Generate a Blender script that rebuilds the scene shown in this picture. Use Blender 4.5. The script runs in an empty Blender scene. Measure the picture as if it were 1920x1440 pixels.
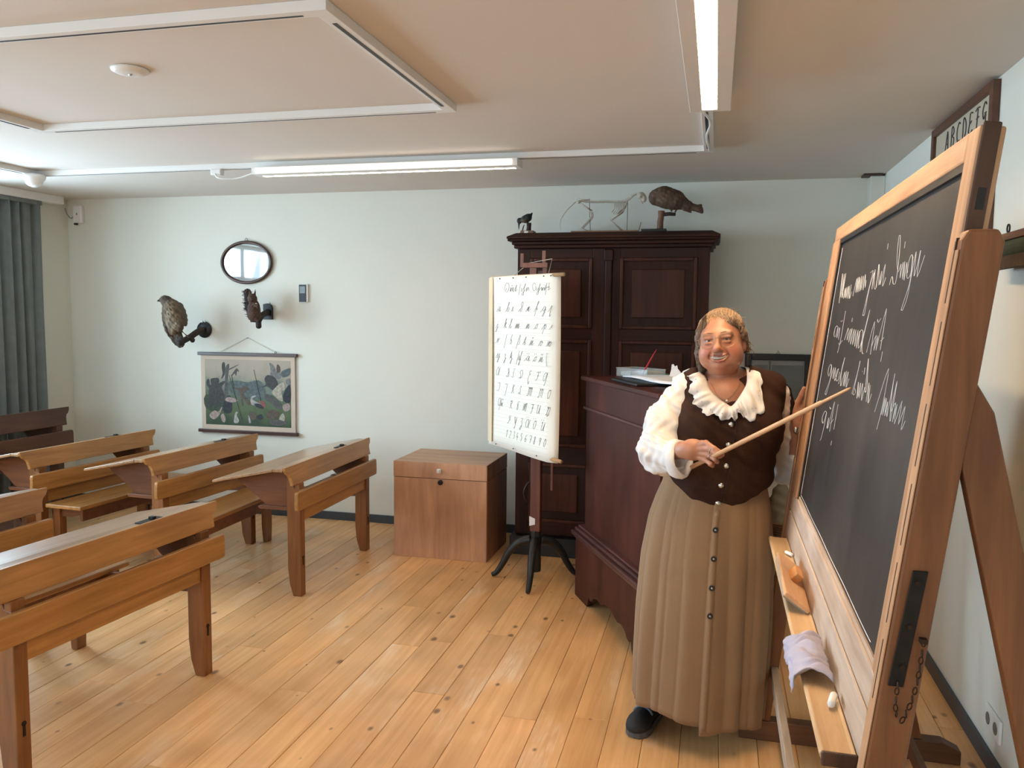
import bpy, bmesh, math, random
import numpy as np
from mathutils import Vector, Matrix, Euler
random.seed(7); np.random.seed(7)
SC = bpy.context.scene
COL = SC.collection
PI = math.pi

# ------------------------------------------------------------------ camera
cam_d = bpy.data.cameras.new('camera'); cam = bpy.data.objects.new('camera', cam_d); COL.objects.link(cam)
cam_d.sensor_width = 36.0; cam_d.lens = 36.0 * 1540 / 1920; cam_d.clip_start = .05
_r = Vector((0.9705426, 0.2407226, 0.0099816)); _d = Vector((0.0299773, -0.0795473, -0.9963802)); _f = Vector((-0.2390572, 0.9673287, -0.0844203))
_m = Matrix((_r, -_d, -_f)).transposed().to_4x4(); _m.translation = Vector((0, 0, 1.6))
cam.matrix_world = _m
SC.camera = cam
# ------------------------------------------------------------------ view, world
SC.view_settings.view_transform = 'Standard'; SC.view_settings.look = 'None'
SC.view_settings.gamma = 1.0; SC.view_settings.use_curve_mapping = False
SC.view_settings.exposure = 0.56
try:                                                     # shorter light paths keep the render quick
    cy_ = SC.cycles; cy_.max_bounces = 7; cy_.diffuse_bounces = 5; cy_.glossy_bounces = 3; cy_.transmission_bounces = 4; cy_.transparent_max_bounces = 6; cy_.caustics_reflective = False; cy_.caustics_refractive = False
except Exception:
    pass
W = bpy.data.worlds.new('overcast_sky'); SC.world = W; W.use_nodes = True
W.node_tree.nodes['Background'].inputs[0].default_value = (.80, .90, 1.0, 1)
W.node_tree.nodes['Background'].inputs[1].default_value = 1.3
# ------------------------------------------------------------------ daylight at the windows of the left wall and added fill from unseen, assumed windows behind the camera
def area(name, loc, rot, sx, sy, power, col):
    l = bpy.data.lights.new(name, 'AREA'); l.shape = 'RECTANGLE'; l.size = sx; l.size_y = sy; l.energy = power; l.color = col
    o = bpy.data.objects.new(name, l); COL.objects.link(o); o.location = loc; o.rotation_euler = rot
    return o
DAY = (.62, .83, 1.0)
WINS = [(-.6, .7), (.95, 2.15), (2.42, 3.62), (3.80, 4.88)]          # left wall windows, Y ranges
WZ = (.92, 2.36)
for (a, b) in WINS:
    area('window_daylight', (-5.66, (a + b) / 2, (WZ[0] + WZ[1]) / 2), (0, -PI / 2 + .30, 0), WZ[1] - WZ[0], b - a, 128 if a > 3.7 else 66, DAY)
FILL_WINS = [(-4.3, -2.9), (-2.4, -1.0)]                                  # assumed windows added behind the camera for frontal fill, X ranges
for (a, b) in FILL_WINS:
    area('rear_fill_light', ((a + b) / 2, -2.62, 1.64), (PI / 2, 0, 0), b - a, WZ[1] - WZ[0], 26, (.80, .91, 1.0))

# ------------------------------------------------------------------ materials
def nt(name):
    m = bpy.data.materials.new(name); m.use_nodes = True
    return m, m.node_tree.nodes, m.node_tree.links, m.node_tree.nodes['Principled BSDF']
def c4(c): return (c[0], c[1], c[2], 1)
def srgb(r, g, b):
    f = lambda v: (v / 255 / 12.92) if v / 255 <= .04045 else ((v / 255 + .055) / 1.055) ** 2.4
    return (f(r), f(g), f(b))
def plain(name, col, rough=.55, metal=0, var=.12, scale=8, bump=0.0, bscale=60, spec=.5, coat=0, sheen=0):
    m, N, L, P = nt(name)
    tc = N.new('ShaderNodeTexCoord'); nz = N.new('ShaderNodeTexNoise'); nz.inputs['Scale'].default_value = scale; nz.inputs['Detail'].default_value = 2
    L.new(tc.outputs['Object'], nz.inputs['Vector'])
    mx = N.new('ShaderNodeMix'); mx.data_type = 'RGBA'
    mx.inputs[6].default_value = c4([v * (1 - var) for v in col]); mx.inputs[7].default_value = c4([min(1, v * (1 + var)) for v in col])
    L.new(nz.outputs['Fac'], mx.inputs[0]); L.new(mx.outputs[2], P.inputs['Base Color'])
    P.inputs['Roughness'].default_value = rough; P.inputs['Metallic'].default_value = metal
    P.inputs['Specular IOR Level'].default_value = spec; P.inputs['Coat Weight'].default_value = coat
    P.inputs['Sheen Weight'].default_value = sheen
    if bump:
        b = N.new('ShaderNodeBump'); b.inputs['Strength'].default_value = bump; b.inputs['Distance'].default_value = .004
        n2 = N.new('ShaderNodeTexNoise'); n2.inputs['Scale'].default_value = bscale; n2.inputs['Detail'].default_value = 2
        L.new(tc.outputs['Object'], n2.inputs['Vector']); L.new(n2.outputs['Fac'], b.inputs['Height']); L.new(b.outputs['Normal'], P.inputs['Normal'])
    return m
def emit(name, col, s):
    m, N, L, P = nt(name); P.inputs['Base Color'].default_value = c4(col)
    P.inputs['Emission Color'].default_value = c4(col); P.inputs['Emission Strength'].default_value = s
    return m
def wood(name, dark, light, axis='Y', rough=.42, across=22, along=1.6, var=.25, knots=0, wear=0, wearcol=(.6, .5, .38), coat=0.0, contrast=1.0, objvar=.0, spec=.5, streak=False, ksize=(.02, .11)):
    """timber: grain stretched along one object axis, optional knots and worn streaks"""
    m, N, L, P = nt(name)
    tc = N.new('ShaderNodeTexCoord'); oi = N.new('ShaderNodeObjectInfo')
    add = N.new('ShaderNodeVectorMath'); add.operation = 'ADD'
    cmb = N.new('ShaderNodeCombineXYZ'); ml = N.new('ShaderNodeMath'); ml.operation = 'MULTIPLY'; ml.inputs[1].default_value = 37.0
    L.new(oi.outputs['Random'], ml.inputs[0])
    for k in range(3): L.new(ml.outputs[0], cmb.inputs[k])
    L.new(tc.outputs['Object'], add.inputs[0]); L.new(cmb.outputs[0], add.inputs[1])
    mp = N.new('ShaderNodeMapping'); s = [across] * 3; s['XYZ'.index(axis)] = along; mp.inputs['Scale'].default_value = s
    L.new(add.outputs[0], mp.inputs['Vector'])
    n1 = N.new('ShaderNodeTexNoise'); n1.inputs['Scale'].default_value = 1.0; n1.inputs['Detail'].default_value = 5; n1.inputs['Roughness'].default_value = .62; n1.inputs['Distortion'].default_value = .5
    L.new(mp.outputs[0], n1.inputs['Vector'])
    n2 = N.new('ShaderNodeTexNoise'); n2.inputs['Scale'].default_value = 2.3; n2.inputs['Detail'].default_value = 2
    L.new(add.outputs[0], n2.inputs['Vector'])
    cr = N.new('ShaderNodeValToRGB'); cr.color_ramp.elements[0].position = .5 - .24 / contrast; cr.color_ramp.elements[1].position = .5 + .24 / contrast
    cr.color_ramp.elements[0].color = c4(dark); cr.color_ramp.elements[1].color = c4(light)
    L.new(n1.outputs['Fac'], cr.inputs[0])
    hs = N.new('ShaderNodeHueSaturation')
    mr = N.new('ShaderNodeMapRange'); mr.inputs[1].default_value = .3; mr.inputs[2].default_value = .7; mr.inputs[3].default_value = 1 - var; mr.inputs[4].default_value = 1 + var
    L.new(n2.outputs['Fac'], mr.inputs[0])
    last = mr.outputs[0]
    if objvar:
        mo = N.new('ShaderNodeMapRange'); mo.inputs[3].default_value = 1 - objvar; mo.inputs[4].default_value = 1 + objvar
        L.new(oi.outputs['Random'], mo.inputs[0]); mm = N.new('ShaderNodeMath'); mm.operation = 'MULTIPLY'
        L.new(last, mm.inputs[0]); L.new(mo.outputs[0], mm.inputs[1]); last = mm.outputs[0]
    L.new(last, hs.inputs['Value']); L.new(cr.outputs[0], hs.inputs['Color'])
    out = hs.outputs[0]
    if wear:
        nw = N.new('ShaderNodeTexNoise'); nw.inputs['Scale'].default_value = 1.9; nw.inputs['Detail'].default_value = 4; nw.inputs['Roughness'].default_value = .7
        mpw = N.new('ShaderNodeMapping'); sw = [1.3] * 3; sw['XYZ'.index(axis)] = .5; mpw.inputs['Scale'].default_value = sw
        L.new(add.outputs[0], mpw.inputs['Vector']); L.new(mpw.outputs[0], nw.inputs['Vector'])
        rw = N.new('ShaderNodeMapRange'); rw.inputs[1].default_value = .55; rw.inputs[2].default_value = .72; rw.inputs[4].default_value = wear
        L.new(nw.outputs['Fac'], rw.inputs[0])
        wf = rw.outputs[0]
        if streak:
            ns = N.new('ShaderNodeTexNoise'); ns.inputs['Scale'].default_value = 1.0; ns.inputs['Detail'].default_value = 5; ns.inputs['Distortion'].default_value = 1.2
            ms = N.new('ShaderNodeMapping'); ss = [55.0] * 3; ss['XYZ'.index(axis)] = 4.0; ms.inputs['Scale'].default_value = ss
            L.new(add.outputs[0], ms.inputs['Vector']); L.new(ms.outputs[0], ns.inputs['Vector'])
            rs = N.new('ShaderNodeMapRange'); rs.inputs[1].default_value = .42; rs.inputs[2].default_value = .58; rs.inputs[3].default_value = .25; L.new(ns.outputs['Fac'], rs.inputs[0])
            mq = N.new('ShaderNodeMath'); mq.operation = 'MULTIPLY'; L.new(wf, mq.inputs[0]); L.new(rs.outputs[0], mq.inputs[1]); wf = mq.outputs[0]
        mw = N.new('ShaderNodeMix'); mw.data_type = 'RGBA'; mw.inputs[7].default_value = c4(wearcol)
        L.new(wf, mw.inputs[0]); L.new(out, mw.inputs[6]); out = mw.outputs[2]
    if knots:
        v = N.new('ShaderNodeTexVoronoi'); v.inputs['Scale'].default_value = knots; v.inputs['Randomness'].default_value = 1
        mk = N.new('ShaderNodeMapping'); sk = [1.0] * 3; sk['XYZ'.index(axis)] = .62; sk[2] = .01; mk.inputs['Scale'].default_value = sk
        L.new(add.outputs[0], mk.inputs['Vector']); L.new(mk.outputs[0], v.inputs['Vector'])
        sp = N.new('ShaderNodeSeparateColor'); L.new(v.outputs['Color'], sp.inputs[0])
        th = N.new('ShaderNodeMapRange'); th.inputs[1].default_value = 0; th.inputs[2].default_value = 1; th.inputs[3].default_value = ksize[0]; th.inputs[4].default_value = ksize[1]
        L.new(sp.outputs[0], th.inputs[0])
        dv = N.new('ShaderNodeMath'); dv.operation = 'DIVIDE'; L.new(v.outputs['Distance'], dv.inputs[0]); L.new(th.outputs[0], dv.inputs[1])
        rk = N.new('ShaderNodeMapRange'); rk.inputs[1].default_value = .55; rk.inputs[2].default_value = 1.15; rk.inputs[3].default_value = .82; rk.inputs[4].default_value = 0
        L.new(dv.outputs[0], rk.inputs[0])
        mk2 = N.new('ShaderNodeMix'); mk2.data_type = 'RGBA'; mk2.inputs[7].default_value = c4((.13, .05, .018))
        L.new(rk.outputs[0], mk2.inputs[0]); L.new(out, mk2.inputs[6]); out = mk2.outputs[2]
    L.new(out, P.inputs['Base Color'])
    rr = N.new('ShaderNodeMapRange'); rr.inputs[3].default_value = rough - .07; rr.inputs[4].default_value = rough + .12
    L.new(n2.outputs['Fac'], rr.inputs[0]); L.new(rr.outputs[0], P.inputs['Roughness'])
    P.inputs['Coat Weight'].default_value = coat; P.inputs['Coat Roughness'].default_value = .25; P.inputs['Specular IOR Level'].default_value = spec
    b = N.new('ShaderNodeBump'); b.inputs['Strength'].default_value = .18; b.inputs['Distance'].default_value = .002
    L.new(n1.outputs['Fac'], b.inputs['Height']); L.new(b.outputs['Normal'], P.inputs['Normal'])
    return m
def vcol(name, rough=.6, bump=0, bscale=80, sss=0, sheen=0, aniso=None):
    m, N, L, P = nt(name)
    a = N.new('ShaderNodeAttribute'); a.attribute_name = 'Col'
    tc = N.new('ShaderNodeTexCoord'); nz = N.new('ShaderNodeTexNoise'); nz.inputs['Scale'].default_value = bscale; nz.inputs['Detail'].default_value = 5
    if aniso:
        mp = N.new('ShaderNodeMapping'); mp.inputs['Scale'].default_value = aniso; L.new(tc.outputs['Object'], mp.inputs[0]); L.new(mp.outputs[0], nz.inputs['Vector'])
    else: L.new(tc.outputs['Object'], nz.inputs['Vector'])
    hs = N.new('ShaderNodeHueSaturation'); mr = N.new('ShaderNodeMapRange'); mr.inputs[1].default_value = .3; mr.inputs[2].default_value = .7
    q = .3 if bump else .05
    mr.inputs[3].default_value = 1 - q; mr.inputs[4].default_value = 1 + q
    L.new(nz.outputs['Fac'], mr.inputs[0]); L.new(mr.outputs[0], hs.inputs['Value']); L.new(a.outputs['Color'], hs.inputs['Color']); L.new(hs.outputs[0], P.inputs['Base Color'])
    P.inputs['Roughness'].default_value = rough; P.inputs['Sheen Weight'].default_value = sheen
    if sss:
        P.inputs['Subsurface Weight'].default_value = sss; P.inputs['Subsurface Radius'].default_value = (.012, .004, .002); P.inputs['Subsurface Scale'].default_value = 1
    if bump:
        b = N.new('ShaderNodeBump'); b.inputs['Strength'].default_value = bump; b.inputs['Distance'].default_value = .006
        L.new(nz.outputs['Fac'], b.inputs['Height']); L.new(b.outputs['Normal'], P.inputs['Normal'])
    return m
def glass(name, tint=(1, 1, 1), mixf=.9, rough=.02):
    m, N, L, P = nt(name); tr = N.new('ShaderNodeBsdfTransparent'); tr.inputs[0].default_value = c4(tint)
    mx = N.new('ShaderNodeMixShader'); mx.inputs[0].default_value = mixf
    P.inputs['Base Color'].default_value = c4(tint); P.inputs['Roughness'].default_value = rough
    L.new(P.outputs[0], mx.inputs[1]); L.new(tr.outputs[0], mx.inputs[2]); L.new(mx.outputs[0], N['Material Output'].inputs[0])
    return m

M = {}
M['wall'] = plain('wall_paint', (.74, .73, .65), .85, var=.015, scale=3, bump=.05, bscale=220)
M['ceil'] = plain('ceiling_paint', (.70, .645, .585), .9, var=.015, scale=3, bump=.05, bscale=200)
M['white'] = plain('white_lacquer', (.80, .79, .77), .4, var=.02)
M['whitep'] = plain('white_plastic', (.82, .82, .80), .35, var=.02)
M['floor'] = wood('pine_floor', (.60, .295, .105), (.84, .51, .24), 'Y', rough=.34, across=30, along=1.3, var=.15, knots=9.0, ksize=(.03, .15), wear=.85, streak=True, wearcol=(.88, .70, .50), coat=.12, contrast=.85, objvar=.10)
M['gap'] = plain('floor_gap', (.05, .025, .012), .9)
M['base'] = plain('skirting_paint', (.045, .055, .065), .45)
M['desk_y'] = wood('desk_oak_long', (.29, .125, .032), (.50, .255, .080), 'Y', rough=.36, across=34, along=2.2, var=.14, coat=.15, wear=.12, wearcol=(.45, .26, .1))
M['desk_x'] = wood('desk_oak_deep', (.115, .038, .014), (.22, .082, .032), 'X', rough=.4, across=30, along=2.2, var=.2)  # oak darkened further for shade on side panels and under parts
M['desk_z'] = wood('desk_oak_leg', (.145, .050, .014), (.30, .118, .034), 'Z', rough=.38, across=30, along=2.2, var=.25, coat=.1)  # red-brown legs, their colour deepened again for shade
M['desk_top'] = wood('desk_top_worn', (.25, .125, .055), (.43, .26, .14), 'Y', rough=.30, across=30, along=2.0, var=.15, coat=.6)
M['old_y'] = wood('old_bench_wood', (.055, .022, .013), (.13, .055, .032), 'Y', rough=.5, across=18, along=2.0, var=.2)
M['mahog'] = wood('wardrobe_mahogany', (.017, .0055, .0034), (.048, .0140, .0072), 'Z', rough=.45, across=26, along=1.6, var=.25, spec=.18)
M['mahogx'] = wood('wardrobe_mahogany_rail', (.017, .0055, .0034), (.048, .0140, .0072), 'X', rough=.45, across=26, along=1.6, var=.25, spec=.18)
M['mahogp'] = wood('wardrobe_panel', (.032, .0095, .0055), (.085, .024, .012), 'Z', rough=.42, across=26, along=1.6, var=.25, spec=.2)
M['plinth'] = plain('black_plinth', (.012, .012, .013), .55)
M['lect'] = wood('lectern_red_brown', (.038, .0095, .0062), (.076, .020, .013), 'Z', rough=.42, across=10, along=1.4, var=.35, wear=.10, wearcol=(.12, .06, .05), spec=.22)
M['lectm'] = wood('lectern_moulding_worn', (.045, .013, .010), (.09, .028, .022), 'X', rough=.4, across=14, along=2, var=.4, wear=.8, wearcol=(.20, .13, .11))
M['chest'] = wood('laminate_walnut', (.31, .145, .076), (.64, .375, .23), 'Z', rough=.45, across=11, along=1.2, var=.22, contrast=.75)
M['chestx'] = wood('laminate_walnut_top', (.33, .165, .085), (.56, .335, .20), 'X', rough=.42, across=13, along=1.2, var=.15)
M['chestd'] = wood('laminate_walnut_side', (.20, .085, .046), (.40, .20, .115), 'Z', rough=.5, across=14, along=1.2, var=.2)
M['easel'] = wood('easel_brown', (.125, .042, .013), (.25, .098, .034), 'Z', rough=.48, across=26, along=2, var=.22, wear=.2, wearcol=(.33, .17, .075))
M['easelx'] = wood('easel_brown_foot', (.08, .03, .012), (.17, .07, .03), 'X', rough=.5, across=26, along=2, var=.25)
M['bframe'] = wood('board_frame_pine', (.36, .19, .10), (.58, .36, .21), 'Y', rough=.5, across=26, along=2, var=.16, wear=.4, wearcol=(.66, .5, .36))
M['bframez'] = wood('board_stile_pine', (.34, .17, .085), (.55, .33, .18), 'Z', rough=.5, across=26, along=2, var=.2, wear=.3, wearcol=(.66, .5, .36))
M['bdark'] = wood('board_stile_dark', (.028, .012, .007), (.085, .04, .02), 'Z', rough=.5, across=20, along=2, var=.4)
M['ledge'] = wood('ledge_pine', (.45, .28, .14), (.68, .48, .28), 'Y', rough=.5, across=30, along=2.2, var=.14)
M['greyw'] = wood('grey_weathered', (.20, .15, .11), (.40, .32, .26), 'Y', rough=.6, across=30, along=2, var=.25)
M['chalkdust'] = wood('dusty_rail', (.36, .25, .18), (.58, .46, .36), 'Y', rough=.65, across=22, along=2, var=.15, wear=.6, wearcol=(.72, .64, .56))
M['chalk'] = plain('chalk', (.80, .79, .77), .9, var=.04, scale=150)
M['black'] = plain('black_paint', (.010, .010, .011), .42)
M['iron'] = plain('dark_iron', (.022, .018, .015), .5, metal=.6, var=.5, scale=40)
M['chain'] = plain('rusty_chain', (.05, .028, .016), .55, metal=.7, var=.4, scale=60)
M['paper'] = plain('chart_paper', (.86, .83, .74), .8, var=.03, scale=3)
M['paperw'] = plain('white_paper', (.80, .80, .82), .75, var=.03)
M['kraft'] = plain('rolled_linen', (.52, .36, .2), .8, var=.1)
M['ink'] = plain('ink', (.05, .045, .045), .7, var=.1)
M['rule'] = plain('ruled_line', (.56, .53, .50), .8, var=.05)
M['string'] = plain('string', (.45, .4, .34), .8)
M['pinkw'] = wood('reddish_stand', (.20, .085, .06), (.34, .16, .115), 'Z', rough=.5, across=24, along=2, var=.2)
M['standc'] = wood('stand_column', (.085, .022, .013), (.18, .055, .033), 'Z', rough=.35, across=24, along=2, var=.25, coat=.1)
M['skin'] = vcol('skin', .45, sss=.06)
M['hair'] = vcol('hair', .5, bump=1.0, bscale=1, aniso=(220, 220, 40))
M['suede'] = plain('brown_suede', (.034, .0135, .0075), .9, var=.35, scale=9, bump=.25, bscale=300, sheen=.0, spec=.2)
M['cotton'] = plain('white_cotton', (.70, .685, .675), .8, var=.03, scale=6, bump=.08, bscale=30)
M['corduroy'] = plain('beige_corduroy', (.27, .168, .094), .9, var=.09, scale=5, bump=.15, bscale=240, sheen=.08, spec=.2)
M['gold'] = plain('gold_wire', (.33, .22, .12), .4, metal=.4, var=.05)
M['silver'] = plain('silver_metal', (.6, .6, .58), .3, metal=1, var=.05)
M['bead'] = plain('pearl_button', (.75, .73, .70), .25)
M['teeth'] = plain('teeth', (.55, .47, .38), .4)
M['eyew'] = plain('eye_white', (.62, .56, .52), .25)
M['iris'] = plain('iris_grey', (.03, .028, .024), .2)
M['cane'] = wood('pointer_beech', (.45, .24, .11), (.66, .40, .21), 'Z', rough=.4, across=60, along=4, var=.1)
M['rubber'] = plain('black_mesh_shoe', (.010, .010, .012), .7, bump=.3, bscale=400)
M['sole'] = plain('grey_sole', (.08, .08, .085), .6)
M['bluep'] = plain('blue_grey_trim', (.10, .14, .19), .5)
M['curt'] = plain('grey_green_curtain', (.16, .18, .178), .9, var=.2, scale=14, bump=.2, bscale=150, sheen=.2)
M['mirror'] = plain('mirror_glass', (.46, .50, .53), .03, metal=1, var=.0)
M['framed'] = wood('dark_frame', (.035, .012, .008), (.085, .035, .022), 'X', rough=.35, across=30, along=4, var=.2, coat=.2)
M['bone'] = plain('bone', (.50, .44, .36), .6, var=.25, scale=50)
M['plume'] = vcol('plumage', .8, bump=.8, bscale=1, aniso=(60, 60, 26))
M['fur'] = vcol('squirrel_fur', .8, bump=.9, bscale=140)
M['barkd'] = plain('dark_branch', (.035, .026, .022), .8, var=.5, scale=30, bump=.6, bscale=40)
M['twig'] = wood('peeled_log', (.12, .05, .03), (.24, .11, .06), 'Z', rough=.5, across=16, along=2)
M['boardl'] = wood('mount_board', (.20, .10, .05), (.32, .17, .09), 'X', rough=.5, across=16, along=2)
M['green'] = plain('green_plastic', (.02, .21, .045), .4)
M['yellow'] = plain('yellow_plastic', (.6, .5, .03), .4)
M['red'] = plain('red_lacquer', (.42, .018, .035), .3)
M['clear'] = glass('clear_plastic', (.93, .96, .97), .78, .12)
M['pane'] = glass('window_glass', (.97, .99, 1), .93)
M['cloth'] = plain('lilac_grey_cloth', (.42, .40, .50), .9, var=.08, scale=20, bump=.2, bscale=200)
M['eras'] = wood('eraser_plywood', (.42, .23, .12), (.60, .37, .21), 'Y', rough=.5, across=30, along=3)
M['erask'] = wood('eraser_grip', (.45, .19, .06), (.60, .28, .10), 'Y', rough=.45, across=30, along=3)
M['tube'] = emit('lamp_tube', (1.0, .71, .43), 84)
M['tubeb'] = emit('lamp_tube_rear', (1.0, .82, .60), 22)
M['litedge'] = emit('lit_edge_glow', (1.0, .90, .78), 1.6)  # glow given to a housing edge that only catches light
M['basket'] = plain('wicker', (.14, .07, .035), .7, var=.4, scale=60)
M['khaki'] = plain('khaki_cloth', (.19, .165, .12), .9, var=.25, scale=10)
M['lead'] = plain('grey_print', (.33, .30, .26), .7, var=.2, scale=12)
M['greent'] = plain('green_tape', (.02, .075, .035), .6)
M['lcd'] = plain('grey_display', (.15, .17, .165), .2)
# slate: wiped chalk haze streaks
def slate():
    m, N, L, P = nt('slate')
    tc = N.new('ShaderNodeTexCoord'); mp = N.new('ShaderNodeMapping'); mp.inputs['Scale'].default_value = (1, 7, 1.1)
    L.new(tc.outputs['Object'], mp.inputs[0])
    n = N.new('ShaderNodeTexNoise'); n.inputs['Scale'].default_value = 1.6; n.inputs['Detail'].default_value = 6; n.inputs['Roughness'].default_value = .6
    L.new(mp.outputs[0], n.inputs['Vector'])
    n2 = N.new('ShaderNodeTexNoise'); n2.inputs['Scale'].default_value = 2.2; n2.inputs['Detail'].default_value = 4; L.new(tc.outputs['Object'], n2.inputs['Vector'])
    ad = N.new('ShaderNodeMath'); ad.operation = 'ADD'; L.new(n.outputs['Fac'], ad.inputs[0]); L.new(n2.outputs['Fac'], ad.inputs[1])
    cr = N.new('ShaderNodeValToRGB'); cr.color_ramp.elements[0].position = .30; cr.color_ramp.elements[1].position = .75
    mu = N.new('ShaderNodeMath'); mu.operation = 'MULTIPLY'; mu.inputs[1].default_value = .5; L.new(ad.outputs[0], mu.inputs[0])
    cr.color_ramp.elements[0].color = (.010, .010, .0105, 1); cr.color_ramp.elements[1].color = (.052, .048, .045, 1)
    L.new(mu.outputs[0], cr.inputs[0]); L.new(cr.outputs[0], P.inputs['Base Color']); P.inputs['Roughness'].default_value = .48; P.inputs['Specular IOR Level'].default_value = .4
    return m
M['slate'] = slate()

# ------------------------------------------------------------------ mesh helpers
class MB:
    def __init__(s): s.v = []; s.f = []
    def box(s, lo, hi):
        n = len(s.v); x0, y0, z0 = lo; x1, y1, z1 = hi
        s.v += [(x0, y0, z0), (x1, y0, z0), (x1, y1, z0), (x0, y1, z0), (x0, y0, z1), (x1, y0, z1), (x1, y1, z1), (x0, y1, z1)]
        s.f += [tuple(n + i for i in q) for q in ((0, 3, 2, 1), (4, 5, 6, 7), (0, 1, 5, 4), (1, 2, 6, 5), (2, 3, 7, 6), (3, 0, 4, 7))]
        return s
    def prism(s, poly, axis, a, b):
        """poly in the two other axes (cyclic order kept), extruded along axis from a to b"""
        n = len(s.v); k = len(poly)
        def P(p, t):
            if axis == 'X': return (t, p[0], p[1])
            if axis == 'Y': return (p[0], t, p[1])
            return (p[0], p[1], t)
        s.v += [P(p, a) for p in poly] + [P(p, b) for p in poly]
        s.f.append(tuple(n + i for i in range(k))); s.f.append(tuple(n + k + i for i in reversed(range(k))))
        for i in range(k): s.f.append((n + i, n + k + i, n + k + (i + 1) % k, n + (i + 1) % k))
        return s
    def tube(s, pts, r, seg=8, cap=True, closed=False):
        pts = [Vector(p) for p in pts]; n = len(s.v); k = len(pts)
        rs = r if isinstance(r, (list, tuple)) else [r] * k
        up = None
        for i, p in enumerate(pts):
            if closed: t = pts[(i + 1) % k] - pts[i - 1]
            else: t = pts[min(i + 1, k - 1)] - pts[max(i - 1, 0)]
            if t.length < 1e-9: t = Vector((0, 0, 1))
            t.normalize()
            if up is None: up = Vector((0, 0, 1)) if abs(t.z) < .9 else Vector((1, 0, 0))
            a = t.cross(up)
            if a.length < 1e-6: a = t.cross(Vector((1, 0, 0)))
            a.normalize(); b = a.cross(t); up = b
            for j in range(seg):
                q = 2 * PI * j / seg; s.v.append(tuple(p + (a * math.cos(q) + b * math.sin(q)) * rs[i]))
        rng = k if closed else k - 1
        for i in range(rng):
            for j in range(seg):
                a0 = n + i * seg + j; a1 = n + i * seg + (j + 1) % seg; i2 = (i + 1) % k
                s.f.append((a0, a1, n + i2 * seg + (j + 1) % seg, n + i2 * seg + j))
        if cap and not closed:
            s.f.append(tuple(n + j for j in reversed(range(seg)))); s.f.append(tuple(n + (k - 1) * seg + j for j in range(seg)))
        return s
    def lathe(s, prof, seg=24, c=(0, 0, 0), axis='Z'):
        n = len(s.v)
        for (r, z) in prof:
            for j in range(seg):
                q = 2 * PI * j / seg; x, y = r * math.cos(q), r * math.sin(q)
                p = (x, y, z) if axis == 'Z' else ((x, z, y) if axis == 'Y' else (z, x, y))
                s.v.append((p[0] + c[0], p[1] + c[1], p[2] + c[2]))
        for i in range(len(prof) - 1):
            for j in range(seg):
                s.f.append((n + i * seg + j, n + i * seg + (j + 1) % seg, n + (i + 1) * seg + (j + 1) % seg, n + (i + 1) * seg + j))
        s.f.append(tuple(n + j for j in reversed(range(seg)))); s.f.append(tuple(n + (len(prof) - 1) * seg + j for j in range(seg)))
        return s
    def grid(s, rows, closeu=False):
        n = len(s.v); R = len(rows); C = len(rows[0])
        for r in rows: s.v += [tuple(p) for p in r]
        for i in range(R - 1):
            for j in range(C if closeu else C - 1):
                s.f.append((n + i * C + j, n + i * C + (j + 1) % C, n + (i + 1) * C + (j + 1) % C, n + (i + 1) * C + j))
        return s
    def ball(s, c, r, seg=12, rings=8):
        n = len(s.v); r = r if isinstance(r, (tuple, list)) else (r, r, r)
        for i in range(1, rings):
            a = PI * i / rings
            for j in range(seg):
                q = 2 * PI * j / seg
                s.v.append((c[0] + r[0] * math.sin(a) * math.cos(q), c[1] + r[1] * math.sin(a) * math.sin(q), c[2] + r[2] * math.cos(a)))
        t = len(s.v); s.v.append((c[0], c[1], c[2] + r[2])); s.v.append((c[0], c[1], c[2] - r[2]))
        for i in range(rings - 2):
            for j in range(seg): s.f.append((n + i * seg + j, n + (i + 1) * seg + j, n + (i + 1) * seg + (j + 1) % seg, n + i * seg + (j + 1) % seg))
        for j in range(seg):
            s.f.append((t, n + j, n + (j + 1) % seg)); s.f.append((t + 1, n + (rings - 2) * seg + (j + 1) % seg, n + (rings - 2) * seg + j))
        return s
    def mesh(s, name, fix=True):
        me = bpy.data.meshes.new(name); me.from_pydata(s.v, [], s.f)
        if fix:
            bm = bmesh.new(); bm.from_mesh(me); bmesh.ops.recalc_face_normals(bm, faces=bm.faces); bm.to_mesh(me); bm.free()
        return me
    def build(s, name, m, parent=None, bevel=0, smooth=False, seg=2, solid=0, sub=0):
        me = s.mesh(name); return link(name, me, m, parent, bevel, smooth, seg, solid, sub)
def link(name, me, m, parent=None, bevel=0, smooth=False, seg=2, solid=0, sub=0):
    o = bpy.data.objects.new(name, me); COL.objects.link(o)
    if m is not None:
        me.materials.clear(); me.materials.append(M[m] if isinstance(m, str) else m)
    if parent is not None: o.parent = parent
    if smooth:
        me.polygons.foreach_set('use_smooth', [True] * len(me.polygons))
    if solid:
        d = o.modifiers.new('solid', 'SOLIDIFY'); d.thickness = solid; d.offset = 0
    if sub:
        d = o.modifiers.new('sub', 'SUBSURF'); d.levels = sub; d.render_levels = sub
    if bevel:
        d = o.modifiers.new('bevel', 'BEVEL'); d.width = bevel; d.segments = seg; d.limit_method = 'ANGLE'; d.angle_limit = math.radians(35)
    return o
def B(name, lo, hi, m, parent=None, bevel=.003): return MB().box(lo, hi).build(name, m, parent, bevel)
def tag(o, label, cat, group=None):
    o['label'] = label; o['category'] = cat
    if group: o['group'] = group
    return o
def thing(name, label, cat, loc=(0, 0, 0), rz=0, group=None):
    o = bpy.data.objects.new(name, None); COL.objects.link(o); o.empty_display_size = .1
    o.location = loc; o.rotation_euler = (0, 0, rz)
    return tag(o, label, cat, group)
def struct(o): o['kind'] = 'structure'; return o
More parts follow.
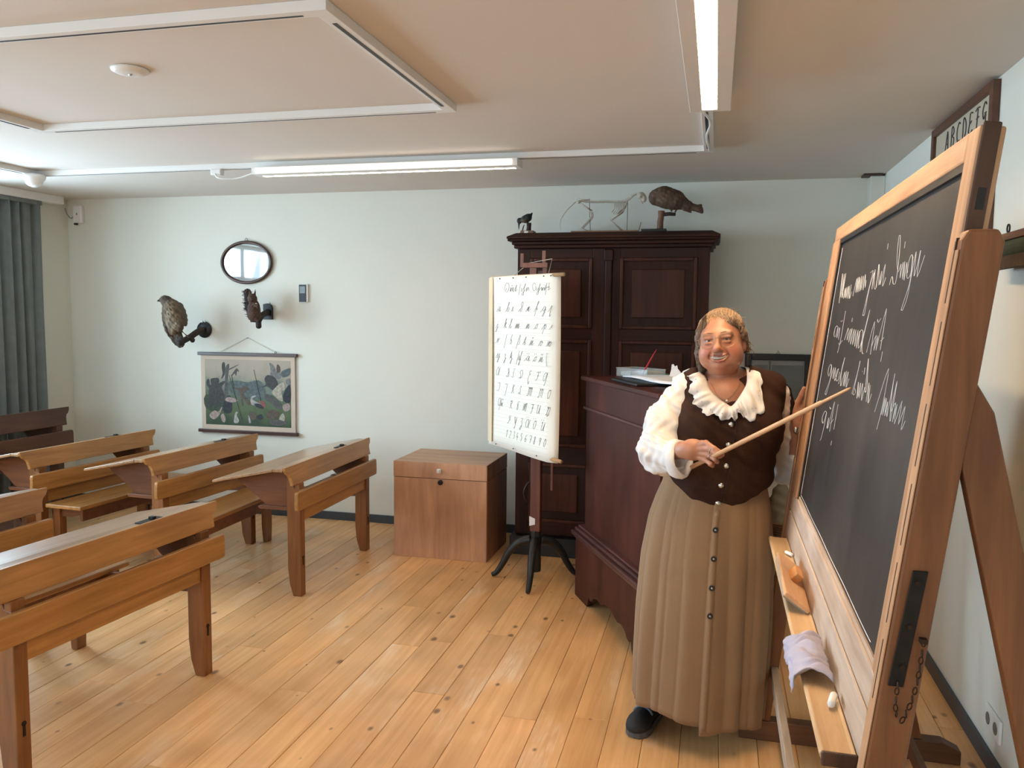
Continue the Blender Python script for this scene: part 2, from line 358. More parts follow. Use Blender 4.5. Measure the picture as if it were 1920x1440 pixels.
def strokes_mesh(polys, r, seg=4, smooth=1):
    mb = MB()
    for p in polys: mb.tube(p, r, seg)
    return mb
def catmull(pts, n=5, closed=False):
    P = [Vector(p) for p in pts]; out = []; k = len(P)
    for i in range(k if closed else k - 1):
        p0 = P[(i - 1) % k] if closed or i > 0 else P[0]; p1 = P[i]; p2 = P[(i + 1) % k]; p3 = P[(i + 2) % k] if closed or i + 2 < k else P[-1]
        for j in range(n):
            t = j / n
            out.append(.5 * ((2 * p1) + (p2 - p0) * t + (2 * p0 - 5 * p1 + 4 * p2 - p3) * t * t + (3 * p1 - p0 - 3 * p2 + p3) * t ** 3))
    if not closed: out.append(P[-1])
    return out

# ------------------------------------------------------------------ smooth solids (signed distance fields meshed with surface nets)
class Field:
    def __init__(s, lo, hi, h):
        s.lo = np.array(lo, float); s.h = h; s.n = np.ceil((np.array(hi) - s.lo) / h).astype(int) + 1
        s.ax = [(s.lo[i] + h * np.arange(s.n[i])).astype(np.float32) for i in range(3)]
        s.a = np.full(tuple(s.n), .08, np.float32)
    def sl(s, lo, hi):
        i0 = np.clip(np.floor((np.array(lo) - s.lo) / s.h).astype(int), 0, s.n); i1 = np.clip(np.ceil((np.array(hi) - s.lo) / s.h).astype(int) + 1, 0, s.n)
        return tuple(slice(a, b) for a, b in zip(i0, i1))
    def xyz(s, q): return (s.ax[0][q[0]][:, None, None], s.ax[1][q[1]][None, :, None], s.ax[2][q[2]][None, None, :])
    def _comb(s, q, d, k, op):
        a = s.a[q]
        if a.size == 0: return
        if op == 'sub': d = -d; a2 = -a; 
        if op == 'add':
            if k > 0:
                hh = np.maximum(k - np.abs(a - d), 0) / k; s.a[q] = np.minimum(a, d) - hh * hh * k * .25
            else: s.a[q] = np.minimum(a, d)
        else:
            if k > 0:
                hh = np.maximum(k - np.abs(a - d), 0) / k; s.a[q] = np.maximum(a, d) + hh * hh * k * .25
            else: s.a[q] = np.maximum(a, d)
    def cap(s, p, q, r0, r1=None, k=.01, op='add'):
        r1 = r0 if r1 is None else r1; p = np.array(p, np.float32); q = np.array(q, np.float32)
        mg = max(r0, r1) + k + 3 * s.h + .012
        sl = s.sl(np.minimum(p, q) - mg, np.maximum(p, q) + mg); X, Y, Z = s.xyz(sl)
        d = q - p; dd = float(d @ d) + 1e-12
        t = np.clip(((X - p[0]) * d[0] + (Y - p[1]) * d[1] + (Z - p[2]) * d[2]) / dd, 0, 1)
        D = np.sqrt((X - p[0] - t * d[0]) ** 2 + (Y - p[1] - t * d[1]) ** 2 + (Z - p[2] - t * d[2]) ** 2) - (r0 + (r1 - r0) * t)
        s._comb(sl, D.astype(np.float32), k, op); return s
    def ell(s, c, r, k=.01, R=None, op='add'):
        c = np.array(c, np.float32); r = np.array(r, np.float32); mg = float(r.max()) + k + 3 * s.h + .012
        sl = s.sl(c - mg, c + mg); X, Y, Z = s.xyz(sl); x = X - c[0]; y = Y - c[1]; z = Z - c[2]
        if R is not None:
            R = np.array(R, np.float32)       # columns: local axes in world
            x, y, z = (x * R[0][0] + y * R[1][0] + z * R[2][0], x * R[0][1] + y * R[1][1] + z * R[2][1], x * R[0][2] + y * R[1][2] + z * R[2][2])
        k0 = np.sqrt((x / r[0]) ** 2 + (y / r[1]) ** 2 + (z / r[2]) ** 2); k1 = np.sqrt((x / r[0] ** 2) ** 2 + (y / r[1] ** 2) ** 2 + (z / r[2] ** 2) ** 2) + 1e-9
        s._comb(sl, (k0 * (k0 - 1) / k1).astype(np.float32), k, op); return s
    def warp(s, fn):
        X, Y, Z = s.xyz((slice(None),) * 3); s.a += fn(X, Y, Z).astype(np.float32); return s
    def clip(s, fn, k=.0):
        X, Y, Z = s.xyz((slice(None),) * 3); d = fn(X, Y, Z).astype(np.float32)
        s._comb((slice(None),) * 3, np.broadcast_to(d, s.a.shape), k, 'max'); return s
    def nets(s):
        V = s.a; n = V.shape; ins = V < 0
        cnt = np.zeros((n[0] - 1, n[1] - 1, n[2] - 1), np.int8)
        for i in (0, 1):
            for j in (0, 1):
                for k in (0, 1): cnt += ins[i:n[0] - 1 + i, j:n[1] - 1 + j, k:n[2] - 1 + k]
        act = (cnt > 0) & (cnt < 8); I = np.argwhere(act)
        idx = np.full(act.shape, -1, np.int32); idx[act] = np.arange(len(I))
        acc = np.zeros((len(I), 3)); num = np.zeros(len(I))
        cor = [(0, 0, 0), (1, 0, 0), (0, 1, 0), (1, 1, 0), (0, 0, 1), (1, 0, 1), (0, 1, 1), (1, 1, 1)]
        cv = np.array([V[I[:, 0] + c[0], I[:, 1] + c[1], I[:, 2] + c[2]] for c in cor])
        for a in range(8):
            for b in range(a + 1, 8):
                if sum(abs(x - y) for x, y in zip(cor[a], cor[b])) != 1: continue
                va, vb = cv[a], cv[b]; m = (va < 0) != (vb < 0)
                t = np.where(m, va / np.where(m, va - vb, 1), 0)[:, None]
                p = np.array(cor[a]) + t * (np.array(cor[b]) - np.array(cor[a])); acc += np.where(m[:, None], p, 0); num += m
        P = s.lo + s.h * (I + acc / num[:, None])
        F = []
        for ax in range(3):
            o1, o2 = [(1, 2), (2, 0), (0, 1)][ax]
            s0 = [slice(None)] * 3; s1 = [slice(None)] * 3
            s0[ax] = slice(0, n[ax] - 1); s1[ax] = slice(1, n[ax])
            for o in (o1, o2):
                s0[o] = slice(1, n[o] - 1); s1[o] = slice(1, n[o] - 1)
            A = ins[tuple(s0)]; Bn = ins[tuple(s1)]; E = np.argwhere(A != Bn)
            if len(E) == 0: continue
            flip = ~A[tuple(E.T)]
            E2 = E.copy(); E2[:, o1] += 1; E2[:, o2] += 1
            def at(d1, d2):
                q = E2.copy(); q[:, o1] += d1; q[:, o2] += d2; return idx[q[:, 0], q[:, 1], q[:, 2]]
            Q = np.stack([at(-1, -1), at(0, -1), at(0, 0), at(-1, 0)], 1)
            Q[flip] = Q[flip][:, ::-1]; F.append(Q)
        F = np.concatenate(F); F = F[(F >= 0).all(1)]
        return P, F
    def build(s, name, m, parent=None, colfn=None, extra=None, smooth_it=1):
        P, F = s.nets()
        if smooth_it:                                     # a light Laplacian pass removes the voxel stepping
            for _ in range(smooth_it):
                S = np.zeros_like(P); c = np.zeros(len(P))
                for a in range(4):
                    u, v = F[:, a], F[:, (a + 1) % 4]
                    np.add.at(S, u, P[v]); np.add.at(c, u, 1); np.add.at(S, v, P[u]); np.add.at(c, v, 1)
                c[c == 0] = 1
                P = P * .5 + .5 * S / c[:, None]
        if extra is not None:
            Pe, Fe = extra; F = np.concatenate([F, Fe + len(P)]); P = np.concatenate([P, Pe])
        me = bpy.data.meshes.new(name); me.vertices.add(len(P)); me.vertices.foreach_set('co', P.astype(np.float32).ravel())
        me.loops.add(F.size); me.loops.foreach_set('vertex_index', F.astype(np.int32).ravel())
        me.polygons.add(len(F)); me.polygons.foreach_set('loop_start', np.arange(0, F.size, 4, dtype=np.int32)); me.polygons.foreach_set('loop_total', np.full(len(F), 4, np.int32))
        me.update(calc_edges=True); me.validate()
        if colfn is not None:
            C = np.ones((len(P), 4), np.float32); C[:, :3] = colfn(P)
            at = me.color_attributes.new('Col', 'FLOAT_COLOR', 'POINT'); at.data.foreach_set('color', C.ravel())
        return link(name, me, m, parent, smooth=True)
def blob(P, c, r, soft=.5):
    """soft mask 0..1 around an ellipsoid"""
    d = np.sqrt((((P - np.array(c)) / np.array(r)) ** 2).sum(1)); return np.clip((1 + soft - d) / (2 * soft), 0, 1)[:, None]
def mixc(a, b, m): return a * (1 - m) + np.array(b) * m

# ================================================================== THE ROOM
XL, XR, YF, YB, ZC = -5.2, 1.0, -2.4, 5.76, 2.5
fl = struct(B('floor', (XL, YF, -.06), (XR, YB, -.012), 'gap', bevel=0))
pitch = .14; x0 = -.364 - pitch * 40
k = 0; plank_mesh = {}
while x0 + k * pitch < XR:
    a = max(XL, x0 + k * pitch); b = min(XR, x0 + (k + 1) * pitch); k += 1
    if b - a < .02: continue
    y = YF; seq = []
    y1 = YF + random.uniform(.8, 3.0)
    while y < YB:
        y1 = min(y1, YB)
        if YB - y1 < .5: y1 = YB
        seq.append((y, y1)); y = y1; y1 = y + random.uniform(1.9, 3.6)
    for (ya, yb) in seq:
        key = (round(b - a, 4), round(yb - ya, 1))
        L = yb - ya - .0014; w = b - a - .0015
        mb = MB().box((-w / 2, -L / 2, -.02), (w / 2, L / 2, 0)); p = mb.build('plank', 'floor', fl, bevel=.0016, seg=1)
        p.location = ((a + b) / 2, (ya + yb) / 2, random.uniform(-.0006, .0006))
struct(B('ceiling', (XL - .3, YF - .3, ZC), (XR + .3, YB + .3, ZC + .08), 'ceil', bevel=0))
struct(B('wall_back', (XL - .3, YB, 0), (XR + .3, YB + .15, ZC), 'wall', bevel=0))
struct(B('wall_right', (XR, YF, 0), (XR + .15, YB, ZC), 'wall', bevel=0))
# left wall with window openings (one mesh)
mb = MB(); th = .22
ys = [YF] + [v for w in WINS for v in w] + [YB]
for i in range(0, len(ys), 2): mb.box((XL - th, ys[i], 0), (XL, ys[i + 1], ZC))
for (a, b) in WINS: mb.box((XL - th, a, 0), (XL, b, WZ[0])); mb.box((XL - th, a, WZ[1]), (XL, b, ZC))
struct(mb.build('wall_left', 'wall'))
mb = MB(); xs = [XL] + [v for w in FILL_WINS for v in w] + [XR]
for i in range(0, len(xs), 2): mb.box((xs[i], YF - th, 0), (xs[i + 1], YF, ZC))
for (a, b) in FILL_WINS: mb.box((a, YF - th, 0), (b, YF, WZ[0])); mb.box((a, YF - th, WZ[1]), (b, YF, ZC))
struct(mb.build('wall_front', 'wall'))
def window(n, left, a, b):
    z0, z1 = WZ; W_ = b - a
    r = bpy.data.objects.new('window_%d' % n, None); COL.objects.link(r); struct(r)
    if left: r.location = (XL - .12, a, z0); r.rotation_euler = (0, 0, PI / 2)
    else: r.location = (a, YF - .12, z0)
    h = z1 - z0; tz = 1.97 - z0
    mb = MB(); f = .055
    mb.box((0, -.03, 0), (f, .03, h)); mb.box((W_ - f, -.03, 0), (W_, .03, h)); mb.box((f, -.03, 0), (W_ - f, .03, f)); mb.box((f, -.03, h - f), (W_ - f, .03, h))
    mb.build('window_frame', 'white', r, .004)
    B('mullion', (W_ / 2 - .045, -.03, f), (W_ / 2 + .045, .03, h - f), 'white', r)
    for (p, q) in ((f, W_ / 2 - .045), (W_ / 2 + .045, W_ - f)):
        B('transom', (p, -.025, tz - .03), (q, .025, tz + .03), 'white', r)
        for (u, v) in ((f, tz - .03), (tz + .03, h - f)): B('pane', (p, -.003, u), (q, .003, v), 'pane', r, 0)
    sl = MB().box((-.04, .04 if not left else -.03, -.04), (W_ + .04, .16, 0)) if not left else MB().box((-.02, -.20, -.035), (W_ + .02, .02, 0))
    sl.build('window_sill', 'white', r, .004)
n = 0
for (a, b) in WINS: n += 1; window(n, True, a, b)
for (a, b) in FILL_WINS: n += 1; window(n, False, a, b)  # unseen rear windows, assumed as the source of the added fill
struct(B('baseboard_back', (XL, YB - .014, 0), (XR - .09, YB, .062), 'base', bevel=.002))
struct(B('baseboard_right', (XR - .016, YF, 0), (XR, YB, .062), 'base', bevel=.002))
struct(B('baseboard_left', (XL, YF, 0), (XL + .014, YB - .014, .062), 'base', bevel=.002))
struct(B('trim_1', (XR - .085, YB - .13, 0), (XR, YB, ZC - .012), 'wall', bevel=.004))
struct(B('trim_2', (XR - .13, YB - .16, ZC - .012), (XR - .02, YB - .05, ZC), 'bdark', bevel=.002))

# ================================================================== SCHOOL DESKS
def rows_profile(L, z0, z1, insets):
    right = [(L / 2 - i, z) for (i, z) in insets]
    left = [(-L / 2 + i, z) for (i, z) in reversed(insets)]
    return right + left
def school_desk(label, loc, rz, L, old=False, bench=True, zs=1.0):
    t = thing('school_desk', label, 'desk', (loc[0], loc[1], 0), math.radians(rz), 'old school desks with attached benches')
    wy, wx, wz, wt = ('old_y', 'old_y', 'old_y', 'old_y') if old else ('desk_y', 'desk_x', 'desk_z', 'desk_top')
    t.scale = (1, 1, zs)
    # upper front board leaning back, ends cut in an S curve
    ins = [(0, .752), (.003, .735), (.017, .716), (.034, .706), (.043, .69), (.047, .665), (.048, .645)]
    mb = MB(); prof = rows_profile(L, 0, 0, ins)
    lean = lambda z: -.012 - (z - .645) * .24
    n0 = len(prof)
    mb.v = [(lean(z), y, z) for (y, z) in prof] + [(lean(z) - .021, y, z - .004) for (y, z) in prof]
    mb.f = [tuple(range(n0)), tuple(reversed(range(n0, 2 * n0)))] + [(i, n0 + i, n0 + (i + 1) % n0, (i + 1) % n0) for i in range(n0)]
    mb.build('upper_board', wy, t, .003)
    ins = [(.036, .612), (.029, .604), (.027, .585), (.026, .53), (.028, .515), (.034, .506)]
    mb = MB().prism(rows_profile(L, 0, 0, ins), 'X', 0, .024); mb.build('lower_board', wy, t, .004)
    ly = L / 2 - .125
    for s in (-1, 1):
        pl = [(0, .612), (-.034, .618), (-.040, .63), (-.066, .70), (-.082, .70), (-.082, .16), (-.072, .07), (-.05, 0), (0, 0)]
        lg = MB().prism(pl, 'Y', s * ly - .027, s * ly + .027).build('leg', wz, t, .004)
        kh = MB().lathe([(.009, 0), (.009, .0025)], 12, (0, s * ly, .222), 'X'); kh.box((0, s * ly - .0045, .178), (.0025, s * ly + .0045, .222)); kh.build('keyhole', 'iron', lg)
        # block that ties the two front boards
        B('board_tie', (-.0335, s * (ly) - .027, .6125), (-.004, s * ly + .027, .6445), wz, t, .002)
        sp = [(-.082, .722), (-.40, .652), (-.385, .635), (-.33, .60), (-.27, .555), (-.23, .52), (-.205, .508), (-.082, .508)]
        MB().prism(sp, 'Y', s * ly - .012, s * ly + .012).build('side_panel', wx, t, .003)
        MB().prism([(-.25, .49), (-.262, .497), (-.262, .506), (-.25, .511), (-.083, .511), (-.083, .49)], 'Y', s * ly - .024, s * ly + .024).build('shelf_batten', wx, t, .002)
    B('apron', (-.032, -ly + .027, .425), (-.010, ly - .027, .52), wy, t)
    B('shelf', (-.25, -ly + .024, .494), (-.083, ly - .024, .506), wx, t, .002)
    B('shelf_back', (-.06, -ly + .027, .505), (-.05, ly - .027, .57), wy, t, .002)
    dt = MB().prism([(-.118, .7405), (-.485, .662), (-.490, .652), (-.484, .647), (-.118, .7235)], 'Y', -L / 2 + .004, L / 2 - .004).build('desktop', wt, t, .003)
    B('pen_ledge', (-.1175, -L / 2 + .006, .724), (-.058, L / 2 - .006, .741), wt, t, .002)
    for yy in ((.14,) if not old else ()):
        ik = B('inkwell_cover', (-.105, yy * L, .741), (-.066, yy * L + .12, .7455), 'iron', t, .001)
        B('cover_knob', (-.095, yy * L + .065, .7455), (-.072, yy * L + .085, .756), 'iron', ik, .001)
    if bench:
        B('seat', (-.80, -L / 2 + .01, .40), (-.53, L / 2 - .01, .424), 'desk_y' if not old else wy, t, .006)
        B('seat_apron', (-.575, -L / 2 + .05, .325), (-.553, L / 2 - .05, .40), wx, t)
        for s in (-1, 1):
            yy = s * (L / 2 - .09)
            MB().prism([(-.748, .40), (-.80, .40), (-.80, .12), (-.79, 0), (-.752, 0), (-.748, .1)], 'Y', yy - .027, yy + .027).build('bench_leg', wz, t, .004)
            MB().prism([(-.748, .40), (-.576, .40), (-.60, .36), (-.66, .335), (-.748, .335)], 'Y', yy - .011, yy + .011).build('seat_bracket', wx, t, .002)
        # side rail that ties desk and bench on the far side, and a floor stretcher in the middle
        MB().prism([(-.082, .44), (-.082, .37), (-.56, .335), (-.60, .40)], 'Y', ly - .012, ly + .012).build('side_rail', wx, t, .002)
    return t
school_desk('foreground school desk, largest, nearest the bottom left corner', (-2.168, 2.63), -4.6, 1.17)
school_desk('school desk standing nearest the walnut storage chest', (-2.232, 4.59), 1.0, 1.18)
school_desk('middle school desk directly below the hanging animal picture', (-3.095, 4.57), -4.0, 1.09)
school_desk('school desk left of the middle one, below the stuffed hawk', (-3.91, 4.53), -5.0, 1.10, bench=False)
school_desk('school desk at left edge behind the foreground desk, mostly cut off', (-3.095, 2.65), -4.0, 1.17)
school_desk('older dark brown school desk in the corner before the grey curtain', (-4.60, 4.42), -2.0, 1.28, old=True, bench=False, zs=1.185)

# ================================================================== STORAGE CHEST with die knob
t = thing('storage_chest', 'walnut laminate chest with flat lid and a white die as knob', 'chest', (-1.713, 5.255, 0))
B('body', (-.317, -.255, 0), (.317, .255, .529), 'chest', t, .0015)
lid = B('lid', (-.318, -.256, .532), (.318, .256, .635), 'chestx', t, .002)
# front and side facings with upright grain
B('front_panel', (-.3165, -.2585, .001), (.3165, -.2555, .5285), 'chest', t, .0005)
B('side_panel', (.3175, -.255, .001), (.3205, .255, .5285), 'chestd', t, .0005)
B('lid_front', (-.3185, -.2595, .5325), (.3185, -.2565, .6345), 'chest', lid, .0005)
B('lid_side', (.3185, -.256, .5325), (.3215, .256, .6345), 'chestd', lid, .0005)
die = B('die_knob', (-.012, -.284, .572), (.013, -.260, .597), 'whitep', t, .004)
mb = MB()
for i in (-1, 0, 1):
    for j in (-1, 1): mb.lathe([(.0021, 0), (.0021, .0012)], 8, (.0005 + j * .0055, -.2852, .5845 + i * .007), 'Y')
mb.build('pips', 'ink', die)['kind'] = 'stuff'
MB().lathe([(.017, 0), (.017, .010), (.012, .013), (.010, .013)], 20, (.008, -.272, .509), 'Y').build('lock', 'iron', t, .001, True)

# ================================================================== WARDROBE
WX0, WX1, WY0, WY1 = -1.272, -.052, 5.27, 5.72
t = thing('wardrobe', 'tall dark mahogany two-door wardrobe with heavy cornice', 'wardrobe', ((WX0 + WX1) / 2, (WY0 + WY1) / 2, 0))
cx, cy = t.location.x, t.location.y
def wb(name, lo, hi, m, par=None, bev=.003):
    par = par or t
    return B(name, (lo[0] - cx, lo[1] - cy, lo[2]), (hi[0] - cx, hi[1] - cy, hi[2]), m, par, bev)
wb('plinth', (WX0 - .03, WY0 - .03, 0), (WX1 + .03, WY1, .125), 'plinth')
wb('carcass', (WX0, WY0 + .022, .125), (WX1, WY1, 2.035), 'mahog')
for nm, ov, z0, z1 in (('cornice', .022, 2.028, 2.05), ('cornice', .034, 2.05, 2.072), ('cornice', .058, 2.072, 2.088)):
    wb(nm, (WX0 - ov, WY0 - ov, z0), (WX1 + ov, WY1, z1), 'mahogx', None, .006)
mb = MB(); o = .062; tp = .02
x0_, x1_, y0_, y1_ = WX0 - o - cx, WX1 + o - cx, WY0 - o - cy, WY1 - cy
mb.v = [(x0_, y0_, 2.088), (x1_, y0_, 2.088), (x1_, y1_, 2.088), (x0_, y1_, 2.088), (x0_, y0_, 2.102), (x1_, y0_, 2.102), (x1_, y1_, 2.102), (x0_, y1_, 2.102),
        (x0_ + .05, y0_ + .05, 2.128), (x1_ - .05, y0_ + .05, 2.128), (x1_ - .05, y1_, 2.128), (x0_ + .05, y1_, 2.128)]
mb.f = [(3, 2, 1, 0)] + [(i, (i + 1) % 4, 4 + (i + 1) % 4, 4 + i) for i in range(4)] + [(4 + i, 4 + (i + 1) % 4, 8 + (i + 1) % 4, 8 + i) for i in range(4)] + [(8, 9, 10, 11)]
mb.build('cornice_top', 'mahogx', t, .003)
colx0, colx1 = -.697, -.652
mid = wb('centre_column', (colx0, WY0 - .018, .14), (colx1, WY0 + .02, 2.02), 'mahog', None, .008)
wb('capital', (colx0 - .006, WY0 - .026, 1.945), (colx1 + .006, WY0 + .02, 2.015), 'mahog', mid, .005)
rows = [(1.965, 1.513), (1.440, .735), (.622, .225)]
for (dx0, dx1, px0, px1) in ((WX0, colx0 - .001, WX0 + .085, -.778), (colx1 + .001, WX1, -.602, -.122)):
    d = bpy.data.objects.new('door', None); COL.objects.link(d); d.parent = t
    # stiles and rails
    mb = MB(); f0, f1 = WY0 - cy, WY0 + .021 - cy
    MB().box((dx0 - cx, f0, .14), (px0 - cx, f1, 2.025)).build('stile', 'mahog', d, .002); MB().box((px1 - cx, f0, .14), (dx1 - cx, f1, 2.025)).build('stile', 'mahog', d, .002)
    mb = MB(); zz = [2.025] + [v for r in rows for v in r] + [.14]
    for i in range(0, len(zz), 2): MB().box((px0 - cx, f0, zz[i + 1]), (px1 - cx, f1, zz[i])).build('rail', 'mahogx', d, .002)
    for (zt, zb) in rows:
        # moulding frame, standing proud, then the sunk field with a raised panel
        mo = MB(); w = .022
        a, b = px0 - cx, px1 - cx
        for (lo, hi) in (((a, zb), (a + w, zt)), ((b - w, zb), (b, zt)), ((a + w, zb), (b - w, zb + w)), ((a + w, zt - w), (b - w, zt))):
            MB().box((lo[0], f0 - .008, lo[1]), (hi[0], f0 + .012, hi[1])).build('moulding', 'mahogp', d, .005)
        wb('panel_field', (px0 + w, WY0 + .012, zb + w), (px1 - w, WY0 + .02, zt - w), 'mahog', d, 0)
        wb('raised_panel', (px0 + .075, WY0 + .003, zb + .072), (px1 - .075, WY0 + .014, zt - .072), 'mahogp', d, .007)
MB().lathe([(.010, 0), (.010, .003), (.004, .004)], 14, (-.715 - cx, WY0 - .006 - cy, 1.08), 'Y').build('keyhole_plate', 'iron', t, 0, True)

# ================================================================== LECTERN (tall teacher's desk)
Pa = Vector((-.690, 4.545)); ang = math.atan2(-.888, .46); ln = 1.02
t = thing('lectern', 'tall reddish-brown teacher desk with moulded scalloped base', 'lectern', (Pa.x, Pa.y, 0), ang)   # local x along the front, local -y outwards(front), y>0 is inside
# local frame: x from left corner to right corner as seen from the desks; outward normal is -y
D_ = .50
B('body', (0, 0, .40), (ln, D_, 1.235), 'lect', t, .004)
B('upper_panel', (-.004, -.006, 1.088), (ln + .004, D_, 1.238), 'lect', t, .004)
B('bead', (-.014, -.018, 1.075), (ln + .014, D_, 1.092), 'lectm', t, .006)
B('desk_top', (-.03, -.03, 1.238), (ln + .03, D_ + .02, 1.262), 'lect', t, .005)
for i, (ov, za, zb) in enumerate(((.048, .335, .352), (.062, .352, .378), (.045, .378, .398), (.03, .398, .412))):
    B('base_moulding', (-ov, -ov, za), (ln + ov, D_ + .02, zb), 'lectm', t, .006)
ft = [(-.04, .345), (-.04, 0), (.17, 0)]
sc = [(.17, 0), (.19, .025), (.20, .06), (.225, .05), (.25, .055), (.28, .082), (.33, .095), (.38, .088), (.42, .095), (.47, .115), (.51, .12)]
poly = [(-.04, .345), (-.04, 0)] + sc + [(ln - x, z) for (x, z) in reversed(sc)][1:] + [(ln + .04, 0), (ln + .04, .345)]
MB().prism(poly, 'Y', -.04, -.015).build('base_front', 'lect', t, .004)
B('base_side', (-.04, -.015, 0), (-.015, D_ + .015, .345), 'lect', t, .003)
B('base_side', (ln + .015, -.015, 0), (ln + .04, D_ + .015, .345), 'lect', t, .003)
LECT = t; LM = Matrix.Translation((Pa.x, Pa.y, 0)) @ Matrix.Rotation(ang, 4, 'Z')
def lw(x, y, z): return LM @ Vector((x, y, z))
# things lying on it
zt = 1.263
t = thing('storage_tray', 'clear plastic tray with pale papers on the lectern', 'tray', lw(.03, .16, zt), ang + .35)
mb = MB(); a, b, hh = .25, .135, .046
mb.box((0, 0, 0), (a, b, .003)); mb.box((0, 0, .003), (.003, b, hh)); mb.box((a - .003, 0, .003), (a, b, hh)); mb.box((.003, 0, .003), (a - .003, .003, hh)); mb.box((.003, b - .003, .003), (a - .003, b, hh))
mb.build('tray_body', 'clear', t, .001)
rim = MB().tube([(0, 0, hh), (a, 0, hh), (a, b, hh), (0, b, hh)], .0035, 6, closed=True); rim.build('tray_rim', 'clear', t)
B('divider', (.115, .004, .004), (.118, b - .004, .034), 'clear', t, 0)
tag(B('card_stack', (0, 0, 0), (.09, .08, .022), 'paperw', None, .002), 'small stack of white cards inside the clear tray', 'cards')
o = bpy.data.objects['card_stack']; o.location = lw(.03, .16, zt + .004) + Matrix.Rotation(ang + .35, 3, 'Z') @ Vector((.013, .02, 0)); o.rotation_euler = (0, 0, ang + .35)
t = thing('paint_brush', 'slim red brush handle leaning up out of the tray', 'brush', lw(.20, .235, zt + .004))
d = Vector((.066, .02, .125)).normalized()
MB().tube([Vector((0, 0, 0)) + d * s for s in (0, .05, .10, .165, .175)], [.004, .0045, .0045, .0025, .0012], 8).build('handle', 'red', t, 0, True)
MB().tube([d * -.0 + Vector((0, 0, 0)), d * .045], .0075, 8).build('ferrule', 'clear', t, 0, True)
t = tag(B('green_case', (0, 0, 0), (.16, .09, .016), 'green', None, .003), 'flat green case at the far left of the lectern top', 'case'); t.location = lw(-.02, .32, zt); t.rotation_euler = (0, 0, ang + .2)
t = tag(B('yellow_case', (0, 0, 0), (.11, .06, .009), 'yellow', None, .002), 'small yellow strip lying on the green case', 'case'); t.location = lw(.0, .33, zt + .0165); t.rotation_euler = (0, 0, ang + .2)
mb = MB(); mb.grid([[(x * .10 - .02, y * .10 - .16, .009 + .004 * math.sin(x * 1.3 + y)) for x in range(8)] for y in range(5)])
t = tag(mb.build('paper_sheets', 'paperw', None, 0, True, solid=.004), 'white sheets spread over the lectern top beside the teacher', 'papers'); t.location = lw(.34, .24, zt + .0125); t.rotation_euler = (0, 0, ang + .1)
t = tag(B('notebook', (0, 0, 0), (.36, .27, .012), 'black', None, .003), 'black folder under the white sheets on the lectern', 'folder'); t.location = lw(.33, .02, zt); t.rotation_euler = (.0, 0, ang - .02)
def tissue(name, label, loc, rz, verts, faces):
    mb = MB(); mb.v = verts; mb.f = faces
    o = tag(mb.build(name, 'paperw', None, 0, False, solid=.0012), label, 'paper'); o.location = loc; o.rotation_euler = (0, 0, rz); return o
tissue('crumpled_paper', 'upright crumpled white tissue standing on the sheets', lw(.44, .33, zt + .026), 0,
       [(-.032, 0, 0), (.036, -.006, .001), (.030, .004, .018), (.010, .002, .040), (.006, .0, .058), (-.006, .0, .052), (-.012, .002, .064), (-.022, .0, .062), (-.024, .004, .034), (-.030, .03, .001), (.040, .03, .002)],
       [(0, 1, 2, 3, 8), (8, 3, 4, 5), (8, 5, 6, 7), (0, 8, 9), (1, 10, 2)])
tissue('crumpled_paper', 'low folded tissue right of the upright one on the sheets', lw(.50, .38, zt + .026), 0,
       [(-.05, 0, 0), (-.035, .01, .030), (-.005, .02, .044), (.03, .012, .036), (.075, 0, .006), (.08, -.012, 0), (.02, -.016, .018), (-.01, -.012, .026)],
       [(0, 1, 7), (1, 2, 7), (2, 3, 6, 7), (3, 4, 6), (4, 5, 6), (0, 7, 6, 5)])

# ================================================================== CHART STAND and ALPHABET CHART
sx, sy = -1.02, 4.765
t = thing('chart_stand', 'reddish wooden column stand on three black curved feet', 'stand', (sx, sy, 0))
MB().lathe([(.032, .05), (.034, .06), (.034, .30), (.03, .31)], 8).build('foot_hub', 'black', t, .002)
B('column', (-.031, -.031, .30), (.031, .031, 1.86), 'standc', t, .005)
for (fx, fy) in ((-1.285, 4.735), (-1.0, 4.475), (-.775, 4.88)):
    dx, dy = fx - sx, fy - sy; L = math.hypot(dx, dy); ux, uy = dx / L, dy / L
    pts = [(.03, .245), (.10, .225), (.16, .165), (.20, .09), (L - .03, .032), (L, .016)]
    cur = catmull([(p[0] * ux, p[0] * uy, p[1]) for p in pts], 5); kk = len(cur)
    MB().tube(cur, [.030 - .017 * i / (kk - 1) for i in range(kk)], 8).build('foot', 'black', t, 0, True)
B('raising_lath', (-.045, -.052, 1.05), (-.005, -.032, 1.89), 'pinkw', t, .002)
B('raising_lath', (.03, -.045, 1.10), (.055, -.028, 1.89), 'pinkw', t, .002)
B('cross_head', (-.085, -.066, 1.872), (.062, -.05, 1.90), 'pinkw', t, .003)
B('hook_block', (-.100, -.06, 1.875), (-.080, -.045, 1.955), 'pinkw', t, .002)
B('hook_block', (.030, -.06, 1.885), (.050, -.045, 1.970), 'pinkw', t, .002)
hd = MB().tube(catmull([(-.031, -.02, .60), (-.05, -.03, .585), (-.068, -.035, .54), (-.055, -.03, .49), (-.033, -.02, .47)], 5), .0065, 6).build('crank_handle', 'iron', t, 0, True)
B('handle_plate', (-.035, -.028, .585), (-.026, -.006, .66), 'iron', t, .002)
B('handle_plate', (-.035, -.028, .42), (-.026, -.006, .48), 'iron', t, .002)
B('pull_cord', (.085, .0, .55), (.10, .012, 1.30), 'standc', t, .002)
MB().prism([(-.034, .335), (.001, .345), (.001, .38), (-.034, .395)], 'Y', -.034, -.031).build('paper_scrap', 'paperw', t)

